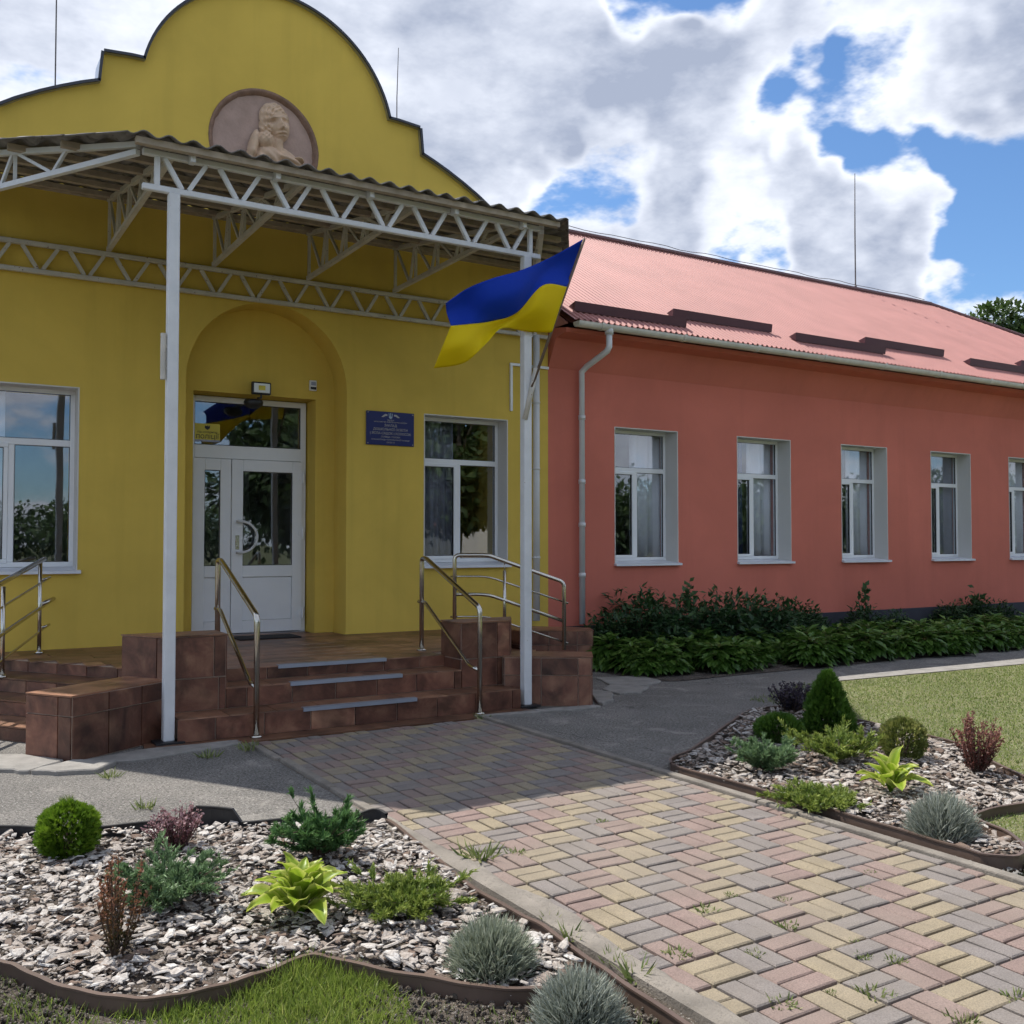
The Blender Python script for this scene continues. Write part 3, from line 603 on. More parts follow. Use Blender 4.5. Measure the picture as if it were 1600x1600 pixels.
# sticker on the fan light
def text(s, size, mt, name, parent, x, y, z, align='CENTER', ext=.0015, sx=1.):
    cu = bpy.data.curves.new('t', 'FONT'); cu.body = s; cu.size = size; cu.align_x = align; cu.align_y = 'CENTER'; cu.extrude = ext; cu.resolution_u = 3
    t = bpy.data.objects.new('t', cu); COL.objects.link(t); bpy.context.view_layer.update()
    m = bpy.data.meshes.new_from_object(t.evaluated_get(bpy.context.evaluated_depsgraph_get())); bpy.data.objects.remove(t)
    m.transform(Matrix.Scale(sx, 4, (1,0,0))); m.transform(Matrix.Translation((x, y, z)) @ Matrix.Rotation(R_(90), 4, 'X')); m.materials.clear(); m.materials.append(mt); m.name = name
    return obj(name, m, parent)
sx_ = DX0+f+.155; sz_ = DT+.16+.145
st = tag(MB().box(sx_-.15, sx_+.15, YD+.020, YD+.0245, sz_-.11, sz_+.11).obj('police_sticker', M['sticker'], None), 'yellow sticker with black lettering in the corner of the glass above the door', 'sticker')
text('під охороною', .036, M['ink'], 'lettering', st, sx_, YD+.019, sz_+.008); text('поліції', .09, M['ink'], 'lettering', st, sx_, YD+.019, sz_-.045)
MB().xz([(sx_-.03,sz_+.09),(sx_-.03,sz_+.055),(sx_,sz_+.033),(sx_+.03,sz_+.055),(sx_+.03,sz_+.09),(sx_+.012,sz_+.078),(sx_,sz_+.09),(sx_-.012,sz_+.078)], YD+.018, YD+.0195).obj('emblem', M['ink'], st)
MB().box(sx_-.15, sx_+.15, YD+.018, YD+.0195, sz_-.11, sz_-.085).obj('printed_strip', M['grey_ink'], st)

# ================================================================== RED WING
RX0, RX1, RY = 7.49, 26.3, 11.3; RZ0, RZ1 = .46, 4.46
rb = empty('red_wing', (12, 11.3, 0)); tag(rb, 'long terracotta red wing with pink-red metal roof and row of windows', 'building')
wins = [(8.635+2.4*k, 9.825+2.4*k) for k in range(7)]
me = boolean(MB().box(RX0+.001, RX1, RY, RY+.5, RZ0-.02, RZ1).mesh('front_wall', M['red']), [MB().box(a, b_, RY-.2, RY+.8, 1.30, 3.27) for a, b_ in wins]); me.name = 'front_wall'; obj('front_wall', me, rb)
MB().box(RX1-.5, RX1, RY+.5, 19.5, RZ0-.02, RZ1).box(RX0, RX1, 19.5, 19.9, RZ0-.02, RZ1).obj('side_wall', M['red'], rb)
MB().box(RX0+.003, RX1+.04, RY-.05, RY+.45, -.1, RZ0-.021).obj('plinth', M['plinth'], rb)
MB().box(RX0+.3, RX1-.5, RY+.5, 19.5, .4, .46).obj('room_floor', M['interior'], rb); MB().box(RX0, RX1, RY+.5, 19.5, 4.2, 4.3).obj('ceiling', M['interior'], rb)
MB().box(RX0+.3, RX1-.5, RY+4, RY+4.1, .46, 4.2).obj('partition', M['interior'], rb)
q = MB()
for x0, x1 in ((RX0+.004, RX1+.4),):
    pr = [(RY-.002, 4.02), (11.10, 4.40), (10.86, 4.44), (10.86, 4.50), (RY-.002, 4.56)]
    q.add([(x0, y, z) for y, z in pr]+[(x1, y, z) for y, z in pr], [(0,1,2,3,4),(9,8,7,6,5)]+[(k,5+k,5+(k+1)%5,(k+1)%5) for k in range(5)])
q.obj('eaves_cornice', M['red'], rb)
for k, (a, b_) in enumerate(wins): window(rb, a, b_, RY, .27, 1.30, 3.27)
for k, (a, b_) in enumerate(wins[:6]):
    mt = (M['sheer'], M['sheer'], M['sheer'], M['curtain'], M['sheer'], M['sheer'])[k]
    wh = ('first','second','third','fourth','fifth','sixth')[k]
    curtain(a+.60, b_-.02, RY+.415, 1.34, 3.25, mt, f'pale curtain behind the right pane of the {wh} red-wall window from the downpipe', 'curtains behind windows', .03, 26)
    if k == 1: curtain(a+.02, a+.5, RY+.425, 1.34, 3.25, M['blue_curtain'], 'dark blue curtain behind the left pane of the second red-wall window from the downpipe', 'curtains behind windows')
EY, EZ, SL, RIDY = 10.72, 4.60, .62, 15.5
RIDZ = EZ+SL*(RIDY-EY); RIDX1 = 21.8; HIPX = RX1+.45
def roof_top(x):
    return RIDY if x <= RIDX1 else RIDY-(x-RIDX1)*(RIDY-EY)/(HIPX-RIDX1)
x = RX0+.02; pitch = .10; nsh = 0
while x < HIPX-.05:
    x1 = min(x+1.1, HIPX); v = []; f = []; prof = []
    xx = x
    while xx < x1-1e-6:
        for dx, dz in ((0,0),(.045,0),(.06,.022),(.085,.022)): 
            if xx+dx < x1+.03: prof.append((xx+dx, dz))
        xx += pitch
    prof.append((x1+.01, 0)); lift = .003*(nsh % 2)
    for X_, dz in prof:
        ty = roof_top(min(X_, HIPX)); ey = EY-.03
        for yy_ in (ey, max(ty, ey+.01)):
            v.append((X_, yy_, EZ+SL*(yy_-EY)+dz+lift)); v.append((X_, yy_, EZ+SL*(yy_-EY)+dz+lift-.006))
    for i in range(len(prof)-1):
        a = 4*i; b_ = a+4
        f += [(a,b_,b_+2,a+2),(a+1,a+3,b_+3,b_+1),(a,a+1,b_+1,b_),(a+2,b_+2,b_+3,a+3)]
    MB().add(v, f).obj('roof_sheet', M['roof_red'], rb); x += 1.1; nsh += 1
# back slope, hip and inner deck
q = MB(); q.add([(RX0,RIDY,RIDZ),(RIDX1,RIDY,RIDZ),(HIPX,20.3,EZ),(RX0,20.3,EZ)], [(0,1,2,3)]); q.add([(RIDX1,RIDY,RIDZ),(HIPX,EY,EZ),(HIPX,20.3,EZ)], [(0,1,2)]); q.add([(RX0+.05,EY+.12,EZ-.03),(HIPX-.2,EY+.12,EZ-.03),(RIDX1,RIDY,RIDZ-.12),(RX0+.05,RIDY,RIDZ-.12)], [(0,1,2,3)])
q.add([(RX0+.02,EY+.1,EZ-.05),(RX0+.02,20.3,EZ-.05),(RX0+.02,RIDY,RIDZ-.05)], [(0,1,2)]); q.obj('rear_roof', M['roof_red'], rb)
q = MB(); q.tube([(RX0, RIDY, RIDZ+.02), (RIDX1, RIDY, RIDZ+.02)], .07, 8); q.tube([(RIDX1, RIDY, RIDZ+.02), (HIPX, EY, EZ+.03)], .06, 8); q.obj('ridge_cap', M['ridge'], rb)
def rpt(x, y, up=0): return (x, y, EZ+SL*(y-EY)+up)
for (a, b_, ya) in ((7.68, 9.68, 10.93), (9.74, 11.82, 11.30), (12.12, 14.33, 11.08), (14.26, 16.48, 11.45), (16.9, 19.1, 11.2), (19.2, 21.4, 11.6)):
    q = MB(); nrm = Vector((0, -SL, 1)).normalized()
    p0 = Vector(rpt(a, ya, .03)); p1 = Vector(rpt(b_, ya, .03)); h = Vector((0, -.02, .13)); bk = Vector((0, .14, .14*SL))
    q.add([p0, p1, p1+h, p0+h, p0+bk, p1+bk], [(0,1,2,3),(3,2,5,4),(0,3,4),(1,5,2),(0,4,5,1)]); q.obj('snow_guard', M['guard'], rb)
# gutter and downpipe
n = 9; q = MB(); GY, GZ = 10.66, 4.545
pr = [(GY+.075*math.cos(a), GZ+.075*math.sin(a)) for a in np.linspace(0, -math.pi, n)]; pr2 = [(GY+.066*math.cos(a), GZ+.066*math.sin(a)) for a in np.linspace(-math.pi, 0, n)]
pp = pr+pr2; m_ = len(pp); x0, x1 = 7.52, HIPX
q.add([(x0,y,z) for y, z in pp]+[(x1,y,z) for y, z in pp], [(i,(i+1)%m_,m_+(i+1)%m_,m_+i) for i in range(m_)])
q.add([(x0,y,z) for y, z in pr], [tuple(range(n))])
gut = q.obj('gutter', M['gutter'], rb)
for k in range(13):
    xx = 7.9+1.45*k; q = MB(); pk = [(GY+.084*math.cos(a), GZ+.084*math.sin(a)) for a in np.linspace(.15, -math.pi-.15, n)]; pi_ = [(GY+.0755*math.cos(a), GZ+.0755*math.sin(a)) for a in np.linspace(-math.pi-.15, .15, n)]
    al = pk+pi_; ma = len(al); q.add([(xx,y,z) for y, z in al]+[(xx+.045,y,z) for y, z in al], [(i,(i+1)%ma,ma+(i+1)%ma,ma+i) for i in range(ma)]+[tuple(range(ma-1,-1,-1)), tuple(range(ma,2*ma))]); q.obj('gutter_joint', M['gutter'], gut)
pX = WY(910, 750, 11.2).x; oX = WY(949, 535, 10.7).x
q = MB(); q.tube([(oX, GY, GZ-.05), (oX, GY, 4.26), (oX-.02, GY+.02, 4.20), (pX+.04, 11.15, 4.06), (pX, 11.21, 3.99), (pX, 11.21, .47)], .043, 14)
dp = q.obj('downpipe', M['pipe'], rb, True)
for z in (3.35, 2.45, 1.85, 1.15): MB().lathe([(.0435,-.03),(.05,-.03),(.05,.03),(.0435,.03)], (pX, 11.21, z), 14).obj('pipe_clip', M['pipe'], dp, True)
q = MB(); q.lathe([(.06,-.06),(.06,.05)], (oX, GY, GZ-.06), 14); q.obj('gutter_outlet', M['pipe'], dp, True)

# lightning rods and the conductor wire
def rod(p, h, lab, r=.012):
    q = MB(); q.tube([p, (p[0], p[1], p[2]+h*.5), (p[0]+.02, p[1], p[2]+h)], [r, r*.85, r*.5], 6); o = q.obj('lightning_rod', M['rod'], None); tag(o, lab, 'lightning rod', 'lightning rods')
    MB().lathe([(.03,-.02),(.03,.05),(.012,.09)], p, 8).obj('clamp', M['rod'], o)
rod((1.28, YF+.36, 6.20), 3.2, 'thin lightning rod rising behind the left slope of the yellow gable', .009)
p = WY(620, 190, YF+.36); rod((p.x, p.y, 6.75), 1.35, 'thin lightning rod on the right shoulder of the yellow gable', .008)
rod((19.0, RIDY, RIDZ+.05), 2.75, 'tall thin lightning rod standing on the red roof ridge', .018)
q = MB(); pts = [(7.6+(21.5-7.6)*k/40, RIDY-.05, RIDZ+.10+.025*abs(math.sin(k*.55))+.012*math.sin(k*1.7)) for k in range(41)]; q.tube(pts, .007, 5)
tag(q.obj('conductor_wire', M['rod'], None), 'thin sagging wire strung along the red roof ridge', 'wire')

# ================================================================== PORCH (tiled platform and steps)
porch = empty('tiled_porch', (3.45, 9, 0)); tag(porch, 'brown tiled porch with steps on three sides in front of the yellow building', 'porch')
PH = .48; CA, SA = math.cos(R_(34)), math.sin(R_(34)); MX = 3.42
def NT(n, t): return (n*CA-t*SA, n*SA+t*CA)          # left side frame: n rises to the platform, t runs along the nosings
def mir(p): return (2*MX-p[0], p[1])
def wall_t(n, Y): return (Y-n*SA)/CA
tile_cache = {}
def tile(w, h, mt, t=.012):
    key = (round(w, 3), round(h, 3), mt.name)
    if key not in tile_cache:
        e = .0025; b_ = MB(); b_.add([(0,0,0),(w,0,0),(w,h,0),(0,h,0),(e,e,t),(w-e,e,t),(w-e,h-e,t),(e,h-e,t)], [(4,5,6,7),(0,1,5,4),(1,2,6,5),(2,3,7,6),(3,0,4,7)]); tile_cache[key] = b_.mesh('tile', mt)
    return tile_cache[key]
def clad(p0, p1, up, h, tw=.33, th=None, mt=None, off=0., nrm=None):
    """tiles one rectangular face: from p0 to p1 along the bottom, rising h along up"""
    mt = mt or M['tile']; p0 = Vector(p0); p1 = Vector(p1); up = Vector(up).normalized(); d = (p1-p0); L_ = d.length; d.normalize(); nn = d.cross(up).normalized()
    rows = [(0, h)] if th is None else [(i*th, min(th, h-i*th)) for i in range(int(math.ceil(h/th-1e-6)))]
    g = .006
    for r0, rh in rows:
        s = -off if off else 0
        while s < L_-.01:
            a = max(s, 0); b_ = min(s+tw, L_)
            if b_-a > .03 and rh > .02:
                o = obj('tile', tile(b_-a-g, rh-g, mt), porch)
                mtx = Matrix((( d.x, up.x, nn.x, 0), (d.y, up.y, nn.y, 0), (d.z, up.z, nn.z, 0), (0,0,0,1))); mtx.translation = p0+d*(a+g/2)+up*(r0+g/2)
                o.matrix_parent_inverse = porch.matrix_basis.inverted(); o.matrix_basis = mtx
            s += tw
F1, F2, F3 = 8.07, 8.40, 8.74
Z1, Z2 = .19, .365
lowL = [(1.03,7.81), (.77,8.19), (1.575,8.735), (1.835,8.355)]
tallL = [(1.80,8.40), (2.30,8.40), (2.30,8.80), (1.545,8.80)]
lowR = [mir(p) for p in lowL]; tallR = [mir(p) for p in tallL]
lowR[0] = (5.70, 7.84); lowR[1] = (5.96, 8.22); lowR[2] = (5.26, 8.70); lowR[3] = (5.0, 8.32)
tallR = [(5.10,8.40),(4.56,8.40),(4.56,8.80),(5.36,8.80)]
core = MB()
core.prism([(1.83,8.36),(1.85,F1),(5.02,F1),(5.02,8.36),(4.9,F2+.1),(2.0,F2+.1)], -.05, Z1)
core.prism([(2.29,F2),(4.57,F2),(4.57,F3+.05),(2.29,F3+.05)], -.05, Z2)
NPL = [6.62, 6.26, 5.94, 5.60]; NZ = [.48, .365, .24, .11]; T0 = 6.37
def plat_left(n): return [NT(n, T0), NT(n, wall_t(n, YF+.02))]
pl = plat_left(NPL[0]); pr = [mir(p) for p in pl]
core.prism([(2.28,F3), (4.58,F3), (4.58,8.78), (pr[0][0],8.78), pr[0], pr[1], pl[1], pl[0], (pl[0][0],8.78), (2.28,8.78)], -.05, PH-.001)
core.prism([(NX0+.02,YF+.01),(NX1-.02,YF+.01),(NX1-.02,YF+.85),(NX0+.02,YF+.85)], .1, PH-.004)
for k in (1, 2, 3):
    a = plat_left(NPL[k]); b_ = plat_left(NPL[k-1]+.02); q = [a[0], b_[0], b_[1], a[1]]
    core.prism(q, -.05, NZ[k]); core.prism([mir(p) for p in q], -.05, NZ[k])
core.prism(lowL, -.05, .475); core.prism(tallL, 0, .818); core.prism(lowR, -.05, .475); core.prism(tallR, 0, .818)
core.obj('core', M['mortar'], porch)
U = (0,0,1)
# footing strip, front risers and treads
def flat(poly, z, mt, name='tread'): 
    b_ = MB(); b_.prism(poly, z, z+.012); o = b_.obj(name, mt, porch); return o
flat([(1.55,7.86),(5.1,7.80),(5.05,F1),(1.85,F1),(1.6,8.2)], .004, M['tile_top'], 'footing_tile')
clad((1.83,F1,.014), (5.03,F1,.014), U, Z1-.006, .40, off=.1); clad((2.30,F2,Z1+.012), (4.56,F2,Z1+.012), U, Z2-Z1-.006, .40, off=.22); clad((2.30,F3,Z2+.012), (4.56,F3,Z2+.012), U, PH-Z2-.006, .38, off=.3)
for x in np.arange(1.84, 5.0, .40): 
    x1 = min(x+.397, 5.02); 
    if x1-x > .05: o = obj('tile', tile(x1-x, F2-F1+.008, M['tile_top']), porch); o.matrix_parent_inverse = porch.matrix_basis.inverted(); o.location = (x, F1-.012, Z1)
for x in np.arange(2.30, 4.5, .40):
    x1 = min(x+.397, 4.56)
    if x1-x > .05: o = obj('tile', tile(x1-x, F3-F2+.008, M['tile_top']), porch); o.matrix_parent_inverse = porch.matrix_basis.inverted(); o.location = (x, F2-.012, Z2)
# platform floor: rows of long tiles, recessed joints
def floor_rows():
    y = F3-.012; k = 0
    while y < YF-.02:
        y1 = min(y+.30, YF); off = .25*(k % 2); ym = (y+y1)/2
        lim = lambda Y: (pl[0][0] if Y < pl[0][1] else pl[0][0]+(pl[1][0]-pl[0][0])*(Y-pl[0][1])/(pl[1][1]-pl[0][1]))
        xa = lim(ym) if y > 8.8 else 2.31; xb = 2*MX-xa if y > 8.8 else 4.55
        x = math.floor(xa/.6)*.6-off
        while x < xb:
            a, b_ = max(x, xa), min(x+.6, xb)
            if b_-a > .06: o = obj('tile', tile(round(b_-a-.004, 2), y1-y-.004, M['tile_top'], .008), porch); o.matrix_parent_inverse = porch.matrix_basis.inverted(); o.location = (a, y, PH)
            x += .6
        y = y1; k += 1
floor_rows()
o = obj('tile', tile(1.46, .30, M['tile_top'], .008), porch); o.matrix_parent_inverse = porch.matrix_basis.inverted(); o.location = (2.81, YF+.40, PH-.001)
o = obj('tile', tile(1.88, .38, M['tile_top'], .008), porch); o.matrix_parent_inverse = porch.matrix_basis.inverted(); o.location = (2.64, YF+.01, PH-.001)
# side steps
for sgn in (0, 1):
    m_ = (lambda p: p) if sgn == 0 else mir
    for k in range(4):
        n_ = NPL[k]; a, e = plat_left(n_); zb = NZ[k+1]+.012 if k < 3 else 0
        A, B_ = m_(a), m_(e)
        if sgn == 0: clad((B_[0],B_[1],zb), (A[0],A[1],zb), U, NZ[k]-zb, .38, off=.1*k)
        else: clad((A[0],A[1],zb), (B_[0],B_[1],zb), U, NZ[k]-zb, .38, off=.1*k)
        if k < 3:
            a2, e2 = plat_left(NPL[k+1]-.012); q = [m_(a2), m_(a), m_(e), m_(e2)]; flat(q, NZ[k+1], M['tile_top'], 'tread')
# cheek blocks
def block(poly, z0, z1, tw, th, top=True, tops=None):
    n = len(poly); a = sum(poly[i][0]*poly[(i+1)%n][1]-poly[(i+1)%n][0]*poly[i][1] for i in range(n)); P_ = poly if a > 0 else poly[::-1]
    for i in range(n):
        p, q = P_[i], P_[(i+1) % n]; d = Vector((q[0]-p[0], q[1]-p[1], 0)).normalized()
        nn = Vector((d.y, -d.x, 0))
        if nn.y > .6: continue
        clad((p[0],p[1],z0), (q[0],q[1],z0), U, z1-z0, tw, th)
    if top:
        c = Vector((sum(p[0] for p in P_)/n, sum(p[1] for p in P_)/n, 0)); big = [(c.x+(p[0]-c.x)*1.0+(.013 if p[0] > c.x else -.013), c.y+(p[1]-c.y)*1.0+(.013 if p[1] > c.y else -.013)) for p in P_]
        flat(big, z1, M['tile_top'], 'block_top')
block(lowL, .004, .475, .33, .33); block(tallL, Z1+.012 if False else .475, .818, .40, .40)
clad((1.84,8.40,Z1+.012), (2.30,8.40,Z1+.012), U, .475-Z1-.014, .40)
clad((2.30,8.40,Z1+.012), (2.30,8.80,Z1+.012), U, .475-Z1-.014, .40)
block(lowR, .004, .475, .36, .30); block(tallR, .475, .818, .40, .40)
clad((4.56,8.40,Z1+.012), (5.02,8.40,Z1+.012), U, .475-Z1-.014, .40); clad((4.56,8.80,Z1+.012), (4.56,8.40,Z1+.012), U, .475-Z1-.014, .40)
# far cheek wall beside the red wing
farR = [(6.62,10.62),(7.42,10.18),(7.62,10.55),(7.0,11.26),(6.62,11.26)]
c2 = MB(); c2.prism(farR, -.05, .475); c2.obj('core', M['mortar'], porch); block(farR, .004, .475, .36, .30)
# aluminium nosings and the grooves of the anti-slip strips
for (y, z, xa, xb) in ((F1, Z1, 2.86, 3.92), (F2, Z2, 2.86, 3.93), (F3, PH, 2.86, 3.92)):
    q = MB(); q.box(xa, xb, y-.02, y+.035, z+.0125, z+.019).box(xa, xb, y-.026, y-.0125, z-.014, z+.019); q.obj('nosing', M['alu'], porch)
for k, y in enumerate((8.95, 9.18, 9.44, 9.73, 10.05, 10.4)):
    q = MB(); q.box(2.60+.03*k, 3.95+.02*k, y, y+.014, PH+.0085, PH+.0105); q.obj('anti_slip_strip', M['mortar'], porch)
q = MB(); q.box(3.22, 3.95, YF-.12, YF+.30, PH+.009, PH+.024); tag(bevel(q.obj('doormat', M['rubber'], None), .008, 2), 'black rubber mat lying in front of the white door', 'doormat')

# ------------------------------------------------------------------ stainless handrails
def fil(pts, r=.05, n=5):
    pts = [Vector(p) for p in pts]; out = [pts[0]]
    for i in range(1, len(pts)-1):
        a, b_, c = pts[i-1], pts[i], pts[i+1]; r1 = min(r, (a-b_).length*.45, (c-b_).length*.45)
        p = b_+(a-b_).normalized()*r1; q = b_+(c-b_).normalized()*r1
        for k in range(n+1):
            t = k/n; out.append((1-t)**2*p+2*t*(1-t)*b_+t*t*q)
    out.append(pts[-1]); return out
def stair_rail(x, yb_, zb, yf_, zf, lab):
    root = empty('handrail', (x, yf_, 0)); tag(root, lab, 'handrail', 'stainless handrails')
    top = .95
    MB().tube(fil([(x,yb_,zb),(x,yb_,zb+top),(x,yb_-.10,zb+top),(x,yf_,zf+.98),(x,yf_,zf)], .05), .024, 14).obj('rail', M['inox'], root, True)
    zz = zb+.50
    MB().tube(fil([(x-.0,yb_+.07,zz),(x,yb_-.08,zz),(x,yf_+.19,zf+.42),(x,yf_+.02,zf+.40)], .05), .018, 12).obj('mid_rail', M['inox'], root, True)
    for y, z in ((yb_, zb), (yf_, zf)): MB().lathe([(.05,0),(.05,.008),(.028,.02)], (x, y, z), 16).obj('base_flange', M['inox'], root, True)
stair_rail(2.44, 9.20, PH+.009, 7.99, .016, 'stainless handrail on the left of the front steps, before the white door')
stair_rail(4.54, 9.22, PH+.009, 8.0, .016, 'stainless handrail on the right of the front steps, below the blue plaque')
# rail down the right-hand steps
rr = empty('ramp_railing', (5.5, 10.2, 0)); tag(rr, 'stainless three-post railing going down to the right below the yellow window', 'railing', 'side railings')
A = Vector((5.46,10.22,0)); B_ = Vector((5.98,9.95,0)); C_ = Vector((6.60,9.62,0))
zA, zC = 1.455, 1.135
def lerp(t): return A+(C_-A)*t
K = .42
def rl(dz, r, name, ext=0.): 
    p = [A+Vector((0,0,zA-dz)), lerp(.30)+Vector((0,0,zA-dz)), C_+Vector((0,0,zC-dz))]
    if ext: p = [p[0]-(C_-A).normalized()*ext]+p[1:]; p[2] = p[2]+(C_-A).normalized()*ext
    MB().tube(fil(p, .12), r, 12).obj(name, M['inox'], rr, True)
MB().tube(fil([A+Vector((0,0,PH)), A+Vector((0,0,zA)), lerp(.30)+Vector((0,0,zA)), C_+Vector((0,0,zC)), C_+Vector((0,0,.34))], .06), .024, 14).obj('rail', M['inox'], rr, True)
rl(.25, .011, 'thin_rail', .05); rl(.46, .02, 'mid_rail'); rl(.72, .011, 'thin_rail', .05)
zB = zA+(zC-zA)*((.5-.3)/.7)
MB().tube([B_+Vector((0,0,PH)), B_+Vector((0,0,zB-.09))], .02, 12).tube([B_+Vector((0,0,zB-.1)), B_+Vector((0,0,zB))], .008, 8).obj('post', M['inox'], rr, True)
# railing down the left-hand steps
lr = empty('ramp_railing', (1.1, 10.9, 0)); tag(lr, 'stainless railing at the left picture edge before the yellow wall', 'railing', 'side railings')
P1 = Vector((1.13,10.95,0)); P2 = Vector((.74,10.10,0)); dr = (P2-P1).normalized()
def rz_(y): return 1.6-(y-848)*9.92/1540
def lrail(y1, r, name, over, z2drop=.17):
    z1 = rz_(y1); e = P1-dr*over; f_ = P2+dr*1.2; sl = z2drop/(P2-P1).length
    pts = [e+Vector((0,0,z1+sl*over)), P2+Vector((0,0,z1-z2drop)), f_+Vector((0,0,z1-z2drop-sl*1.2))]
    if name != 'rail': pts = [P1+Vector((.03,.05,z1+.04)), e+Vector((.06,.08,z1+sl*over+.03))]+pts
    MB().tube(fil(pts, .06), r, 12).obj(name, M['inox'], lr, True)
lrail(877, .024, 'rail', .12); lrail(912, .011, 'thin_rail', .16); lrail(950, .02, 'mid_rail', .28); lrail(987, .011, 'thin_rail', .16)
for p, z0, z1 in ((P1, PH, rz_(879)), (P2, .365, rz_(879)-.20)):
    MB().tube([p+Vector((0,0,z0)), p+Vector((0,0,z1))], .02, 12).lathe([(.042,0),(.042,.012),(.024,.03)], (p.x,p.y,z0+.01), 14).obj('post', M['inox'], lr, True)

# ================================================================== CANOPY
cn = empty('entrance_canopy', (3.45, 8.1, 0)); tag(cn, 'white steel truss canopy on two posts with grey wavy roof over the steps', 'canopy')
CY = 8.13; WYc = YF-.04; ZB, ZTp = 4.43, 4.71; WT = 5.27; s_ = (WT-ZTp)/(WYc-CY)
for x in (1.775, 5.13):
    MB().box(x-.044, x+.044, CY-.044, CY+.044, .03, ZB-.02).obj('post', M['steel_paint'], cn); bevel(cn.children[-1], .012, 3)
    MB().box(x-.11, x+.11, CY-.10, CY+.10, .016, .032).obj('base_plate', M['black'], cn)
def truss(p0, p1, zb, zt, nb, mt, ends=True, cw=.05):
    p0 = Vector(p0); p1 = Vector(p1); d = p1-p0; q = MB()
    q.bar(p0+Vector((0,0,zb)), p1+Vector((0,0,zb)), cw, cw).bar(p0+Vector((0,0,zt)), p1+Vector((0,0,zt)), cw, cw)
    t = q.obj('truss', mt, cn); bevel(t, .006, 1)
    for e in ((.03, .97) if ends else ()):
        MB().bar(p0+d*e+Vector((0,0,zb+cw/2)), p0+d*e+Vector((0,0,zt-cw/2)), .04, .04).obj('web_bar', mt, t)
    L_ = d.length; g = .026/L_
    for k in range(nb):
        a, m_, b_ = (k+.07)/nb, (k+.5)/nb, (k+.93)/nb
        a = .03+.94*a; m_ = .03+.94*m_; b_ = .03+.94*b_
        MB().bar(p0+d*(a+g)+Vector((0,0,zt-cw/2)), p0+d*(m_-g)+Vector((0,0,zb+cw/2)), .036, .036).obj('web_bar', mt, t)
        MB().bar(p0+d*(m_+g)+Vector((0,0,zb+cw/2)), p0+d*(b_-g)+Vector((0,0,zt-cw/2)), .036, .036).obj('web_bar', mt, t)
    return t
truss((1.53,CY,0), (5.29,CY,0), ZB, ZTp, 8, M['steel_paint'])
truss((-.25,WYc-.03,0), (7.46,WYc-.03,0), 4.415, 4.70, 16, M['truss_paint'])
def tri(p0, p1, zb, z0, z1, nb, mt, name='side_truss'):
    """p0 at the front corner, p1 at the wall: level bottom chord, rising top chord"""
    p0 = Vector(p0); p1 = Vector(p1); d = p1-p0; q = MB()
    q.bar(p0+Vector((0,0,zb)), p1+Vector((0,0,zb)), .045, .045).bar(p0+Vector((0,0,z0)), p1+Vector((0,0,z1)), .045, .045)
    t = q.obj(name, mt, cn)
    top = lambda f: z0+(z1-z0)*f
    for k in range(nb):
        f = 1-.012-(k*.19); f2 = f-.13
        if f2 < .25: break
        MB().bar(p0+d*f+Vector((0,0,zb+.02)), p0+d*f+Vector((0,0,top(f)-.02)), .03, .03).obj('web_bar', mt, t)
        MB().bar(p0+d*(f-.015)+Vector((0,0,top(f)-.03)), p0+d*f2+Vector((0,0,zb+.02)), .026, .026).obj('web_bar', mt, t)
        MB().bar(p0+d*(f2-.01)+Vector((0,0,zb+.02)), p0+d*(f-.18)+Vector((0,0,top(f-.18)-.02)), .026, .026).obj('web_bar', mt, t)
for x in (1.775, 2.89, 4.0, 5.12): tri((x,CY+.03,0), (x,WYc-.06,0), 4.745, 4.755, WT+.01, 4, M['truss_paint'], 'bracket_truss')
tn = math.tan(R_(31))
tri((1.50,CY+.02,0), (1.50-tn*(WYc-.06-CY),WYc-.06,0), 4.70, 4.76, WT, 4, M['steel_paint'])
tri((5.33,CY+.02,0), (5.33+tn*(WYc-.06-CY),WYc-.06,0), 4.70, 4.76, WT, 4, M['steel_paint'])
# battens
tnr = math.tan(R_(35))
def xlim(y, o=0.): return 1.46-o-tn*(y-7.93), 5.40+o+tnr*(y-7.93)
def rz(y): return ZTp+.018+s_*(y-CY)
for k, y in enumerate((7.98, 8.13, 8.72, 9.30, 9.88, 10.46, 11.04, 11.22)):
    a, b_ = xlim(y, -.02); z = rz(y)+.025 if k != 1 else rz(y)-.002
    if k == 1: continue
    h = .05; MB().box(a, b_, y-.03, y+.03, z-.022, z+.028).obj('batten', M['wood'], cn)
for x in (1.9, 2.6, 3.45, 4.3, 5.05): MB().box(x-.02, x+.02, 8.015, 8.10, 4.66, 4.735).obj('bracket_stub', M['steel_paint'], cn)
